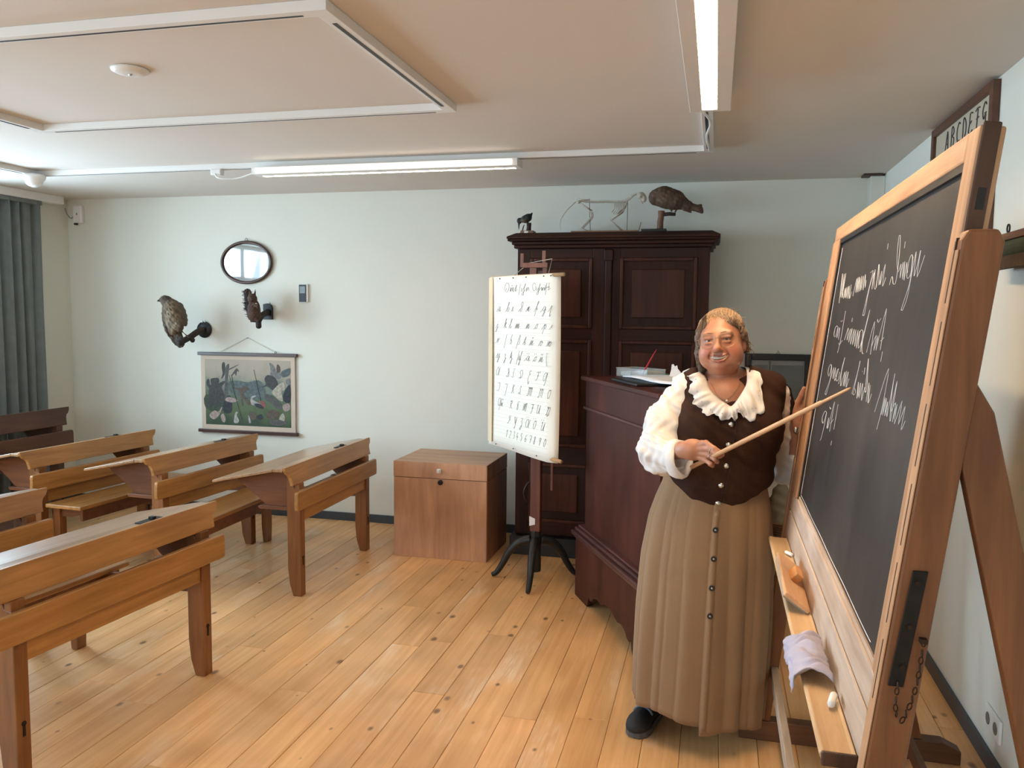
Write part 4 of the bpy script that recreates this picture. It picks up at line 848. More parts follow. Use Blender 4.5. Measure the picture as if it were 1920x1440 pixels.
# crumpled cloth hanging over the front edge
mb = MB(); rows = []
for i in range(30):
    u = i / 29; r = []
    for j in range(31):
        v = j / 30; sk = .05 * u
        y = 1.795 + .225 * v + sk * .6 + .010 * math.sin(6 * u + 9 * v)
        fold = .011 * math.sin(v * 17 + 2.5 * u) * (.5 + .5 * math.sin(u * 5)) + .007 * math.sin(v * 31 - u * 8)
        if u < .58: x = .264 - u / .58 * .066; z = zl + .015 + .013 * math.sin(PI * u / .58) + abs(fold) * .9
        else: x = .192 - .5 * abs(fold) - .006 * math.sin((u - .58) * 5); z = zl + .012 - (u - .58) * (.070 + .03 * math.sin(v * 9 + 1)) + fold * .3
        r.append((x, y, max(z, zl + .004) if u < .58 else z))
    rows.append(r)
o = tag(mb.grid(rows).build('cleaning_cloth', 'cloth', None, 0, True, solid=.0025), 'lilac-grey cloth draped over the chalk ledge', 'cloth')

# ================================================================== CEILING
def rails(name, label, x0, x1, y0, y1):
    t = thing(name, label, 'track', ((x0 + x1) / 2, (y0 + y1) / 2, ZC)); cx, cy = t.location.x, t.location.y
    w, h = .05, .032
    segs = [((x0, y1 - w), (x1, y1)), ((x0, y0), (x1, y0 + w)), ((x0, y0 + w), (x0 + w, y1 - w)), ((x1 - w, y0 + w), (x1, y1 - w))]
    for (a, b) in segs:
        r = B('rail', (a[0] - cx, a[1] - cy, -h), (b[0] - cx, b[1] - cy, 0), 'white', t, .002)
        lx, ly = b[0] - a[0], b[1] - a[1]; mx, my = (a[0] + b[0]) / 2 - cx, (a[1] + b[1]) / 2 - cy
        if lx > ly: B('slot', (a[0] + .09 - cx, my + .004, -h - .001), (b[0] - .09 - cx, my + .013, -h + .002), 'black', r, 0)
        else: B('slot', (mx - .010, a[1] + .06 - cy, -h - .001), (mx + .004, b[1] - .06 - cy, -h + .002), 'black', r, 0)
    return t
rails('lighting_track', 'inner rectangle of white lighting track on the ceiling', -3.26, -1.115, 2.24, 3.47)
rails('lighting_track', 'outer rectangle of white lighting track carrying both lamps', -4.36, -.04, .5, 4.58)
def lamp(label, loc, rz, Ln, w, strip, extra, tb='tube'):
    t = thing('ceiling_lamp', label, 'lamp', loc, rz); h = .045
    mb = MB(); s0, s1 = strip
    mb.box((0, 0, .004), (Ln, s0, h)); mb.box((0, s1, .004), (Ln, w, h)); mb.box((0, s0, .004), (.03, s1, h)); mb.box((Ln - .03, s0, .004), (Ln, s1, h)); mb.box((.03, s0, .03), (Ln - .03, s1, h))
    mb.build('housing', 'white', t, .002)
    B('light_tube', (.031, s0 + .003, .016), (Ln - .031, s1 - .003, .024), tb, t, .002)
    for i in range(int(Ln / .055)):
        x = .045 + i * .055
        if x < Ln - .04: B('louvre_blade', (x, s0 + .001, .004), (x + .003, s1 - .001, .014), 'white', t, 0)
    if extra: B('glow_edge', (.03, extra[0], .010), (Ln - .03, extra[1], .038), 'litedge', t, .002)  # emission stands in for light on the near edge of the housing
    for x in (.12, Ln - .12):
        MB().tube([(x, w / 2, h), (x, w / 2, ZC - loc[2] - .032)], .0022, 6).build('suspension', 'silver', t)
    return t
lamp('long white strip lamp hanging above the teacher', (.030, 1.70, 2.398), PI / 2, 1.70, .156, (.052, .108), None)
lamp('white strip lamp hanging parallel to the back wall', (-2.715, 4.46, 2.412), 0, 1.63, .125, (.068, .108), (-.009, -.001), 'tubeb')
o = tag(MB().tube(catmull([(-2.715, 4.50, 2.435), (-2.84, 4.51, 2.405), (-2.95, 4.49, 2.405), (-3.0, 4.52, 2.44), (-3.0, 4.535, 2.466)], 6), .005, 6).build('lamp_cable', 'whitep', None, 0, True), 'white cable drooping from the rear strip lamp to the track', 'cable')
o = tag(B('track_adapter', (-3.03, 4.515, 2.43), (-2.96, 4.56, 2.4675), 'whitep', None, .006), 'white plug adapter on the outer ceiling track', 'adapter')
t = thing('ceiling_cover', 'flat round white cover on the ceiling within the inner track', 'cover', (-2.155, 2.72, ZC - .001))
MB().lathe([(.068, 0), (.066, -.008), (.050, -.016), (.02, -.019), (.004, -.019)], 32).build('disc', 'white', t, 0, True)
MB().lathe([(.007, -.019), (.006, -.023), (.001, -.024)], 10).build('screw', 'silver', t, 0, True)
t = thing('motion_sensor', 'white dome motion sensor on the track near the curtain', 'sensor', (-4.30, 4.49, 2.4675))
MB().lathe([(.066, 0), (.070, -.012), (.066, -.03), (.054, -.040), (.05, -.056), (.035, -.072), (.012, -.080), (.002, -.081)], 28).build('dome', 'whitep', t, 0, True)
o = tag(MB().tube(catmull([(-.066, 3.42, 2.43), (-.08, 3.6, 2.455), (-.05, 3.8, 2.45), (-.07, 4.1, 2.455), (-.06, 4.5, 2.462)], 6), .006, 6).build('lamp_cable', 'whitep', None, 0, True), 'white cable running along the track behind the long lamp', 'cable')

# ================================================================== WALL THINGS, BACK WALL
t = thing('oval_mirror', 'oval mirror in a dark frame high on the back wall', 'mirror', (-3.553, YB, 1.981))
EL = [(.213 * math.cos(a), .156 * math.sin(a)) for a in [2 * PI * i / 56 for i in range(56)]]
MB().tube([(x, -.016, z) for (x, z) in EL], .0125, 8, closed=True).build('frame', 'framed', t, 0, True)
MB().prism([(x * .97, z * .97) for (x, z) in EL], 'Y', -.012, -.008).build('glass', 'mirror', t)
MB().prism([(x * .98, z * .98) for (x, z) in EL], 'Y', -.0075, 0).build('back', 'framed', t)
MB().tube([(.010 * math.cos(a), -.012, .176 + .010 * math.sin(a)) for a in [2 * PI * i / 12 for i in range(12)]], .002, 5, closed=True).build('hanger', 'iron', t)
t = thing('thermometer', 'small black digital wall thermometer with white side', 'thermometer', (-3.071, YB, 1.745))
B('case', (-.038, -.018, -.07), (.038, 0, .07), 'whitep', t, .003); B('face', (-.034, -.021, -.066), (.028, -.0185, .066), 'black', t, .002); B('display', (-.026, -.0225, .0), (.020, -.0212, .052), 'lcd', t, 0)
t = thing('alarm_box', 'white box high on the wall beside the curtain corner', 'box', (-5.075, YB, 2.378))
B('case', (-.042, -.04, -.07), (.042, 0, .07), 'whitep', t, .01); B('indicator', (-.003, -.0415, -.008), (.003, -.0402, .01), 'black', t, 0)
B('lower_clip', (-.042, -.03, -.085), (-.02, -.005, -.0702), 'black', t, .003)
MB().tube(catmull([(-.042, -.02, -.01), (-.075, -.02, -.03), (-.10, -.03, .0), (-.112, -.04, .05)], 5), .004, 6).build('cable', 'lead', t, 0, True)

# picture of animals between two dark laths: flat colour shapes printed on canvas
PX0, PX1, PZ0, PZ1 = -3.985, -3.137, .640, 1.280
t = thing('hanging_picture', 'rolled-canvas picture of animals in a meadow hung by string', 'picture', (PX0, YB, PZ0))
PW, PH = PX1 - PX0, PZ1 - PZ0
B('upper_lath', (-.01, -.030, PH - .026), (PW + .01, -.006, PH), 'framed', t, .003)
B('lower_lath', (-.014, -.034, 0), (PW + .012, -.008, .026), 'framed', t, .003)
B('canvas', (.012, -.0165, .02), (PW - .012, -.0145, PH - .02), plain('canvas_border', (.58, .46, .36), .8, var=.08, scale=9), t, 0)
def pm(u, v): return (.048 + u * (PW - .096), .062 + (1 - v) * (PH - .118))
def sky_mat():
    m, N, L, P = nt('picture_ground'); tc = N.new('ShaderNodeTexCoord'); sp = N.new('ShaderNodeSeparateXYZ'); L.new(tc.outputs['Object'], sp.inputs[0])
    nz = N.new('ShaderNodeTexNoise'); nz.inputs['Scale'].default_value = 11; nz.inputs['Detail'].default_value = 7; L.new(tc.outputs['Object'], nz.inputs['Vector'])
    mu = N.new('ShaderNodeMath'); mu.operation = 'MULTIPLY_ADD'; mu.inputs[1].default_value = .22; L.new(nz.outputs['Fac'], mu.inputs[0])
    L.new(sp.outputs['Z'], mu.inputs[2]); cr = N.new('ShaderNodeValToRGB'); el = cr.color_ramp.elements
    el[0].position = .18; el[0].color = (.03, .055, .028, 1); el[1].position = .66; el[1].color = (.40, .335, .265, 1)
    for p, c in ((.30, (.085, .12, .05)), (.40, (.09, .125, .075)), (.48, (.16, .19, .15)), (.56, (.33, .29, .22))):
        x = cr.color_ramp.elements.new(p); x.color = c4(c)
    L.new(mu.outputs[0], cr.inputs[0]); L.new(cr.outputs[0], P.inputs['Base Color']); P.inputs['Roughness'].default_value = .7
    return m
a = pm(0, 1); b = pm(1, 0)
B('meadow_print', (a[0], -.0172, a[1]), (b[0], -.0166, b[1]), sky_mat(), t, 0)
def inkm(n, c): g = sum(c) / 3; return plain('print_' + n, [.55 * v + .35 * g for v in c], .8, var=.65, scale=48)
PC = {'bear': inkm('bear', (.060, .062, .058)), 'bark': inkm('bark', (.10, .095, .085)), 'white': inkm('white', (.42, .38, .33)), 'pink': inkm('pink', (.42, .27, .22)), 'navy': inkm('navy', (.035, .04, .05)),
      'brown': inkm('brown', (.13, .085, .05)), 'red': inkm('red', (.35, .06, .045)), 'teal': inkm('teal', (.10, .14, .135)), 'green': inkm('green', (.05, .085, .04)), 'grey': inkm('grey', (.20, .20, .185)), 'cream': inkm('cream', (.45, .38, .26))}
def S(x, y): return ((x - 130) / 1330, (y - 165) / 1115)
shapes = [('teal', [(480, 560), (640, 520), (800, 540), (960, 500), (1060, 600), (1060, 800), (840, 820), (560, 760)]), ('green', [(130, 780), (420, 800), (470, 1000), (300, 1060), (130, 1000)]),
 ('grey', [(1150, 360), (1300, 350), (1310, 460), (1200, 470)]), ('grey', [(1140, 205), (1190, 230), (1235, 310), (1220, 355), (1160, 350), (1150, 270)]), ('brown', [(1255, 230), (1300, 260), (1305, 350), (1250, 350)]),
 ('bear', [(150, 560), (165, 510), (195, 515), (205, 600), (225, 600), (215, 520), (250, 490), (340, 485), (355, 540), (345, 570), (430, 530), (440, 560), (390, 640), (420, 720), (425, 830), (380, 930), (300, 960), (230, 980), (150, 980), (150, 900), (200, 840), (180, 740), (190, 660), (155, 620)]),
 ('bark', [(455, 300), (515, 240), (500, 420), (485, 560), (490, 760), (430, 840), (440, 600), (450, 430)]), ('bark', [(500, 330), (650, 250), (655, 258), (515, 345)]), ('bear', [(405, 230), (445, 220), (450, 330), (440, 430), (385, 500), (410, 400), (400, 330)]),
 ('bark', [(555, 420), (630, 310), (670, 370), (640, 360), (620, 440), (600, 400), (560, 440)]), ('navy', [(470, 790), (520, 780), (550, 870), (535, 1060), (420, 1070), (410, 930), (440, 860)]), ('pink', [(440, 850), (500, 800), (650, 850), (560, 890), (480, 880)]),
 ('pink', [(190, 1110), (270, 1040), (330, 1060), (380, 980), (390, 1000), (340, 1120), (270, 1190), (210, 1170)]), ('pink', [(370, 1120), (410, 1090), (445, 1180), (420, 1240), (380, 1200)]), ('white', [(580, 1160), (600, 1060), (640, 1050), (620, 1100), (655, 1190), (630, 1240), (575, 1230)]),
 ('white', [(800, 1100), (825, 1140), (840, 1220), (810, 1220)]), ('brown', [(820, 1030), (900, 1060), (930, 1120), (880, 1180), (830, 1120)]), ('navy', [(930, 1110), (1000, 1070), (1030, 1130), (990, 1170), (940, 1150)]),
 ('brown', [(590, 640), (720, 640), (740, 600), (820, 650), (760, 700), (740, 760), (840, 880), (800, 930), (720, 800), (730, 920), (700, 930), (670, 700)]), ('white', [(845, 800), (900, 760), (930, 770), (870, 820), (960, 880), (1000, 900), (860, 920)]), ('navy', [(900, 900), (1000, 900), (1040, 980), (940, 960)]),
 ('red', [(980, 850), (1060, 860), (1070, 960), (1010, 920)]), ('bear', [(1060, 480), (1110, 410), (1210, 440), (1265, 540), (1240, 640), (1180, 660), (1100, 600), (980, 630), (1080, 570)]), ('bark', [(1060, 740), (1140, 735), (1220, 790), (1320, 900), (1320, 970), (1240, 960), (1160, 880), (1080, 830)]),
 ('cream', [(1280, 560), (1360, 530), (1370, 640), (1320, 680), (1340, 830), (1280, 820), (1200, 740), (1170, 690)]), ('navy', [(1370, 660), (1450, 560), (1455, 830), (1380, 860), (1340, 780)]), ('grey', [(1390, 480), (1450, 460), (1455, 550), (1400, 560)]), ('teal', [(1320, 350), (1400, 300), (1460, 290), (1440, 400), (1340, 440)]),
 ('pink', [(1330, 920), (1420, 870), (1450, 960), (1370, 1010)]), ('brown', [(1080, 1080), (1130, 1000), (1200, 990), (1280, 1040), (1240, 1130), (1120, 1150)]), ('cream', [(1290, 1100), (1340, 1040), (1370, 1120), (1330, 1210), (1280, 1170)]), ('bark', [(1130, 1180), (1260, 1150), (1400, 1190), (1300, 1250), (1160, 1240)])]
for i, (cn, pts) in enumerate(shapes):
    q = [pm(*S(*p)) for p in pts]; cc = catmull([(x, 0, z) for (x, z) in q], 3, closed=True)
    MB().prism([(p.x, p.z) for p in cc], 'Y', -.0174 - i * .00006, -.0171).build('printed_figure', PC[cn], t)
strokes_mesh([[(pm(*S(900, 325))[0], -.0195, pm(*S(900, 325))[1]), (pm(*S(1000, 850))[0], -.0195, pm(*S(1000, 850))[1])], [(pm(*S(515, 430))[0], -.0195, pm(*S(515, 430))[1]), (pm(*S(700, 1160))[0], -.0195, pm(*S(700, 1160))[1])], [(pm(*S(550, 420))[0], -.0195, pm(*S(550, 420))[1]), (pm(*S(590, 660))[0], -.0195, pm(*S(590, 660))[1])]], .0016).build('printed_figure', PC['bark'], t)
MB().tube([(.19, -.012, PH + .004), (.425, -.006, PH + .118), (.675, -.012, PH + .004)], .0016, 5).build('hanging_string', 'string', t)
MB().tube([(.675, -.018, PH + .008 + .008 * math.sin(a)) if 0 else (.675 + .008 * math.cos(a), -.018, PH + .006 + .008 * math.sin(a)) for a in [2 * PI * i / 10 for i in range(10)]], .002, 5, closed=True).build('ring', 'iron', t)
MB().tube([(.425, -.012, PH + .116), (.425, .0, PH + .116)], .002, 6).build('nail', 'iron', t)

# right of the wardrobe
t = thing('framed_print', 'black-framed print with grey panels hung behind the teacher', 'picture', (.195, YB, .62))
w, h = .425, .735
for (lo, hi) in (((0, 0), (.042, h)), ((w - .042, 0), (w, h)), ((.042, 0), (w - .042, .042)), ((.042, h - .042), (w - .042, h))): MB().box((lo[0], -.035, lo[1]), (hi[0], 0, hi[1])).build('frame_bar', 'black', t, .004)
B('mount', (.042, -.012, .042), (w - .042, -.008, h - .042), 'lead', t, 0)
for (a, b, c, d) in ((.062, .43, .15, .66), (.175, .43, .375, .66), (.175, .10, .375, .41), (.062, .10, .15, .41)): B('printed_panel', (a, -.0135, b), (c, -.0121, d), plain('grey_panel', (.12, .115, .10), .6, var=.3, scale=15), t, 0)
B('green_strip', (.156, -.0145, .05), (.168, -.0122, h - .05), 'greent', t, 0)
B('glass', (.042, -.022, .042), (w - .042, -.020, h - .042), 'pane', t, 0)
MB().tube([(w / 2 - .012, -.01, h), (w / 2, -.006, h + .022), (w / 2 + .012, -.01, h)], .002, 5, closed=True).build('hanger', 'iron', t)
o = tag(B('wall_card', (.555, YB - .004, 1.37), (.66, YB - .001, 1.455), 'wall', None, 0), 'pale card pinned on the back wall above the framed print', 'card')
o = tag(MB().prism([(.355, 1.235), (.375, 1.245), (.40, 1.22), (.74, .0), (.70, .0)], 'Y', 4.62, 4.65).build('wooden_lath', 'mahog', None, .003), 'dark wooden lath leaning behind the teacher', 'lath')
t = thing('side_stool', 'dark wooden stool behind the teacher carrying a basket', 'stool', (.40, 4.30, 0))
B('seat', (-.15, -.15, .44), (.15, .15, .47), 'mahog', t, .006)
for a in (-1, 1):
    for b in (-1, 1): MB().tube([(a * .12, b * .12, .44), (a * .14, b * .14, 0)], [.017, .013], 8).build('leg', 'mahog', t, 0, True)
t = thing('wicker_basket', 'small wicker basket with hoop handle and khaki cloth', 'basket', (.37, 4.28, .4705))
mb = MB()
for i in range(9): mb.tube([((.075 + .004 * i) * math.cos(a), (.075 + .004 * i) * math.sin(a), .006 + .013 * i) for a in [2 * PI * j / 28 for j in range(28)]], .007, 6, closed=True)
mb.build('wicker_wall', 'basket', t, 0, True)
MB().lathe([(.072, .0), (.074, .008)], 24).build('bottom', 'basket', t)
MB().tube(catmull([(-.105, 0, .09), (-.10, 0, .18), (-.05, 0, .235), (.02, 0, .245), (.08, 0, .215), (.105, 0, .09)], 6), .009, 8).build('handle', wood('handle_willow', (.22, .08, .03), (.34, .14, .06), 'X'), t, 0, True)
f = Field((-.12, -.12, .02), (.12, .12, .36), .006)
f.ell((0, 0, .10), (.085, .085, .08), .03).ell((-.03, 0, .2), (.05, .05, .10), .05).warp(lambda X, Y, Z: .006 * np.sin(X * 60 + Z * 40) * np.sin(Y * 50 + Z * 70))
f.build('cloth_bundle', 'khaki', t)

# ================================================================== RIGHT WALL
t = thing('framed_alphabet', 'brown-framed sheet of ornate capitals above the blackboard', 'picture', (XR, 3.47, 1.80))
w, h = .90, .69
fm = wood('brown_frame', (.07, .028, .015), (.15, .06, .03), 'Y', rough=.4)
for (lo, hi) in (((0, 0), (.036, h)), ((w - .036, 0), (w, h)), ((.036, 0), (w - .036, .036)), ((.036, h - .036), (w - .036, h))): MB().box((-.03, lo[0], lo[1]), (0, hi[0], hi[1])).build('frame_bar', fm, t, .004)
B('sheet', (-.014, .036, .036), (-.010, w - .036, h - .036), plain('buff_sheet', (.52, .44, .33), .8, var=.06), t, 0)
CG = {'A': '-.4,0 .1,2 .3,0;-.2,.7 .3,.7', 'B': '-.3,0 -.2,2 .2,1.9 .3,1.4 -.1,1.1 .35,.8 .2,.1 -.3,0', 'C': '.4,1.8 .1,2 -.3,1.2 -.1,.1 .3,.2', 'D': '-.3,0 -.2,2 .3,1.6 .4,.8 .1,0 -.3,0', 'E': '.4,1.9 -.1,2 -.2,1.1 .2,1.2;-.2,1.1 -.4,.3 0,0 .4,.3', 'F': '-.4,1.8 .0,2 .5,1.9;.1,1.9 -.1,0;-.2,1 .3,1.1', 'G': '.4,1.7 .1,2 -.3,1.3 -.1,.5 .3,.9 .2,-.2 0,-.6 -.3,-.2;.1,1 .4,1'}
P = []
for i, ch in enumerate('ABCDEFG'):
    yc = .665 - i * .0885
    for st in CG[ch].split(';'):
        pts = [tuple(float(v) for v in p.split(',')) for p in st.split()]
        P.append(catmull([(-.0155, yc - p[0] * .062, .553 + p[1] * .042) for p in pts], 4))
strokes_mesh(P, .0027, 4).build('lettering', 'ink', t)['kind'] = 'stuff'
t = thing('rolled_map', 'rolled green and brown wall map hung on the right wall', 'map', (XR - .045, 2.2, 1.83))
MB().tube([(0, 0, 0), (0, 1.05, 0)], .036, 16).build('map_roll', plain('map_green', (.03, .045, .022), .7, var=.6, scale=25), t, 0, True)
B('top_lath', (-.012, -.02, .037), (.014, 1.07, .062), wood('lath_brown', (.12, .055, .03), (.2, .1, .06), 'Y'), t, .003)
MB().tube([(0, .95 + .012 * math.cos(a), .078 + .014 * math.sin(a)) for a in [2 * PI * i / 12 for i in range(12)]], .003, 5, closed=True).build('ring', 'iron', t)
B('fringe', (-.03, .02, -.062), (-.012, 1.03, -.02), plain('map_fringe', (.06, .04, .025), .9, var=.6, scale=60), t, .002)
t = thing('wall_socket', 'white double wall socket low on the right wall', 'socket', (XR, 3.125, .175))
B('plate', (-.012, -.082, -.042), (0, .082, .042), 'whitep', t, .005)
for y in (-.04, .04):
    s = MB().lathe([(.022, -.0125), (.022, -.0135), (.019, -.0137), (.018, -.013)], 20, (0, y, 0), 'X').build('socket_well', 'lcd', t, 0, True)

# curtain with its track at the left wall
t = thing('curtain', 'grey-green pleated curtain in the left back corner', 'curtain', (-5.125, 5.2, 0))
rows = []
for i in range(12):
    zf = i / 11; z = .06 + zf * 2.375; r = []
    for j in range(121):
        v = j / 120; y = -.47 + .66 * v + .01 * math.sin(v * 40) ; x = .030 * math.sin(v * 2 * PI * 6.5 + .8 * math.sin(v * 9)) + .008 * math.sin(v * 2 * PI * 17 + zf * 2)
        r.append((x * (1.15 - .3 * zf), y, z))
    rows.append(r)
MB().grid(rows).build('fabric', 'curt', t, 0, True, solid=.003)
B('heading_tape', (-.03, -.47, 2.405), (.03, .19, 2.437), 'curt', t, .003)
t = tag(B('curtain_track', (-5.165, 2.2, 2.4375), (-5.085, 5.60, 2.4995), 'white', None, .004), 'white curtain track under the ceiling at the left', 'track')

# ================================================================== STUFFED ANIMALS
brown = lambda *c: np.array(c)
def rot_y(a): c, s = math.cos(a), math.sin(a); return [[c, 0, s], [0, 1, 0], [-s, 0, c]]
# --- hawk on its wall branch
t = thing('stuffed_hawk', 'stuffed brown hawk perched on a branch mount on the wall', 'bird')
MB().lathe([(.064, 0), (.066, -.006), (.062, -.016), (.001, -.017)], 32, (-3.942, YB, 1.455), 'Y').build('mount_disc', 'black', t, 0, True)
MB().tube(catmull([(-3.942, 5.742, 1.455), (-3.945, 5.66, 1.435), (-3.95, 5.58, 1.40), (-3.945, 5.51, 1.38), (-3.965, 5.45, 1.352)], 4), [.026 - .0003 * i for i in range(17)], 10).build('branch', 'barkd', t, 0, True)
MB().ball((-3.915, 5.56, 1.378), (.018, .02, .02)).build('branch_knot', 'barkd', t, 0, True)
MB().tube([(-3.957, YB - .018, 1.51), (-3.957, YB - .018, 1.535), (-3.951, YB - .018, 1.535), (-3.951, YB - .018, 1.51)], .0016, 5).build('hanger_wire', 'silver', t)
MB().tube([(-3.935, YB - .018, 1.512), (-3.931, YB - .018, 1.53), (-3.925, YB - .018, 1.512)], .0016, 5).build('hanger_wire', 'silver', t)
f = Field((-4.16, 5.34, 1.28), (-3.86, 5.62, 1.76), .004)
f.ell((-4.00, 5.455, 1.56), (.074, .068, .125), .02, rot_y(-.20)).ell((-4.015, 5.445, 1.63), (.058, .055, .06), .03)
f.ell((-4.052, 5.435, 1.682), (.040, .042, .036), .02).cap((-4.078, 5.415, 1.684), (-4.098, 5.40, 1.672), .012, .004, .008)
f.ell((-3.945, 5.44, 1.485), (.035, .035, .045), .02).ell((-3.99, 5.43, 1.465), (.035, .035, .05), .02)
f.ell((-4.073, 5.48, 1.525), (.026, .05, .125), .008, rot_y(-.16)).ell((-4.05, 5.50, 1.42), (.018, .03, .085), .008, rot_y(-.35))
f.ell((-3.955, 5.50, 1.575), (.020, .045, .095), .012, rot_y(-.26))
f.ell((-3.995, 5.50, 1.395), (.040, .018, .075), .012, rot_y(-.18)).ell((-3.985, 5.505, 1.36), (.040, .012, .04), .01)
f.cap((-3.94, 5.46, 1.45), (-3.918, 5.52, 1.40), .006, .005, .006).cap((-3.975, 5.45, 1.43), (-3.945, 5.49, 1.395), .006, .005, .006)
f.warp(lambda X, Y, Z: .0025 * np.sin(X * 210 + Z * 60) * np.sin(Z * 170 + Y * 90))
def hawkcol(P):
    C = np.tile(brown(.11, .078, .05), (len(P), 1)); n1 = (np.sin(P[:, 0] * 120 + P[:, 2] * 40) * np.sin(P[:, 2] * 75 + P[:, 0] * 30))[:, None]
    C = mixc(C, (.27, .21, .14), blob(P, (-3.98, 5.39, 1.55), (.055, .06, .12)) * np.clip(.6 + n1, 0, 1))
    C = mixc(C, (.055, .03, .018), np.clip(n1 * 2 - .9, 0, 1) * blob(P, (-3.99, 5.4, 1.59), (.07, .06, .06)))
    C = mixc(C, (.035, .028, .024), blob(P, (-4.075, 5.5, 1.5), (.028, .06, .15)))
    C = mixc(C, (.035, .03, .027), blob(P, (-3.99, 5.52, 1.365), (.06, .05, .06)))
    C = mixc(C, (.06, .04, .028), blob(P, (-4.045, 5.44, 1.69), (.05, .05, .04)))
    C = mixc(C, (.03, .03, .03), blob(P, (-4.095, 5.40, 1.675), (.012, .02, .014)))
    return np.clip(C, .01, 1)
f.build('body', 'plume', t, hawkcol)
MB().ball((-4.066, 5.404, 1.69), .0065).build('eye', 'black', t, 0, True)
# --- squirrel
t = thing('stuffed_squirrel', 'stuffed dark squirrel on an arched wall plaque below the mirror', 'squirrel')
MB().prism([(-3.412, 1.542), (-3.335, 1.542), (-3.335, 1.63), (-3.342, 1.652), (-3.36, 1.664), (-3.38, 1.666), (-3.412, 1.66)], 'Y', YB - .022, YB).build('plaque', 'black', t, .003)
MB().tube([(-3.372, YB - .02, 1.60), (-3.375, 5.66, 1.575), (-3.37, 5.60, 1.53), (-3.338, 5.55, 1.49)], [.024, .023, .022, .021], 10).build('branch', 'barkd', t, 0, True)
MB().tube([(-3.38, 5.60, 1.535), (-3.425, 5.58, 1.535)], [.016, .013], 8).build('branch_stub', 'barkd', t, 0, True)
MB().tube([(-3.352, YB - .024, 1.66), (-3.352, YB - .024, 1.685), (-3.345, YB - .024, 1.66)], .0015, 5).build('hanger_wire', 'iron', t)
f = Field((-3.53, 5.44, 1.47), (-3.25, 5.70, 1.82), .0035)
f.ell((-3.385, 5.565, 1.615), (.046, .05, .078), .02).ell((-3.375, 5.555, 1.57), (.050, .05, .045), .02).ell((-3.385, 5.545, 1.70), (.033, .04, .036), .02)
f.cap((-3.375, 5.52, 1.70), (-3.36, 5.50, 1.69), .018, .010, .012)
f.cap((-3.405, 5.55, 1.725), (-3.412, 5.55, 1.765), .010, .003, .006).cap((-3.37, 5.55, 1.725), (-3.36, 5.55, 1.765), .010, .003, .006)
f.cap((-3.36, 5.53, 1.66), (-3.325, 5.515, 1.635), .013, .009, .008).cap((-3.325, 5.515, 1.635), (-3.318, 5.52, 1.66), .009, .007, .006)
f.cap((-3.37, 5.54, 1.56), (-3.335, 5.53, 1.53), .018, .010, .01)
tp = [(-3.42, 5.61, 1.545), (-3.445, 5.61, 1.59), (-3.452, 5.60, 1.64), (-3.444, 5.59, 1.70), (-3.446, 5.58, 1.745)]
for a, b, r in zip(tp[:-1], tp[1:], (.018, .022, .024, .027)): f.cap(a, b, r, r + .002, .012)
f.warp(lambda X, Y, Z: .002 * np.sin(X * 300 + Z * 90) * np.sin(Z * 260))
f.build('body', 'fur', t, lambda P: mixc(mixc(np.tile(brown(.075, .036, .022), (len(P), 1)), (.014, .013, .014), blob(P, (-3.45, 5.6, 1.65), (.035, .08, .16))), (.13, .09, .05), blob(P, (-3.405, 5.52, 1.72), (.016, .03, .03))))
mb = MB(); rnd = random.Random(3)
for i in range(260):
    a = rnd.random(); k = min(3, int(a * 4)); p = Vector(tp[k]).lerp(Vector(tp[k + 1]), a * 4 - k); d = Vector((rnd.uniform(-1.0, .35), rnd.uniform(-.7, .7), rnd.uniform(-.1, .9))).normalized()
    mb.tube([p + d * .012, p + d * (.036 + .020 * rnd.random())], [.0026, .0005], 4)
mb.build('tail_hair', 'black', t)['kind'] = 'stuff'
MB().ball((-3.352, 5.503, 1.703), .004).build('eye', 'black', t, 0, True)
MB().ball((-3.328, 5.505, 1.662), (.007, .006, .004)).build('nut', 'teeth', t, 0, True)
# --- on the wardrobe
def wp(px, py, Y=5.42): return (-.940 + (px - 1073) * .00345 + (Y - 5.42) * -.17, Y, 2.171 - (py - 428) * .00343 - (px - 1073) * .00006 - .022)
WT = 2.1285
t = thing('stuffed_kingfisher', 'small dark bird bending down from a stump, left wardrobe top', 'bird')
b0 = wp(975, 430); b1 = wp(1000, 430)
B('base_board', (b0[0], 5.36, WT), (b1[0], 5.45, WT + .026), 'boardl', t, .002)
B('paper_label', (b0[0] + .026, 5.3592, WT + .006), (b0[0] + .052, 5.3598, WT + .022), 'paper', t, 0)
mb = MB().tube([(wp(988, 428)[0], 5.41, WT + .026), wp(988, 420, 5.41), wp(988, 412, 5.41)], [.017, .015, .0165], 10); mb.build('stump', 'barkd', t, 0, True)
mb = MB().tube(catmull([(b0[0] - .02, 5.40, WT), wp(975, 428, 5.40), wp(977, 420, 5.40), wp(979, 416, 5.40)], 4), [.008, .006, .005, .005, .005, .004, .004, .004, .004, .003, .003, .003, .003], 6); mb.build('reed', 'barkd', t, 0, True)
f = Field((-1.40, 5.33, 2.10), (-1.16, 5.49, 2.34), .003)
f.cap(wp(980, 405, 5.41), wp(986, 402, 5.41), .026, .026, .01).ell(wp(969, 408, 5.41), (.017, .017, .020), .015).cap(wp(968, 415, 5.41), wp(968, 426, 5.41), .006, .002, .006)
f.cap(wp(988, 400, 5.41), wp(993, 395, 5.41), .012, .006, .012).cap(wp(993, 395, 5.41), wp(994.5, 392, 5.41), .005, .002, .006).cap(wp(984, 408, 5.41), wp(987, 412, 5.41), .006, .004, .005)
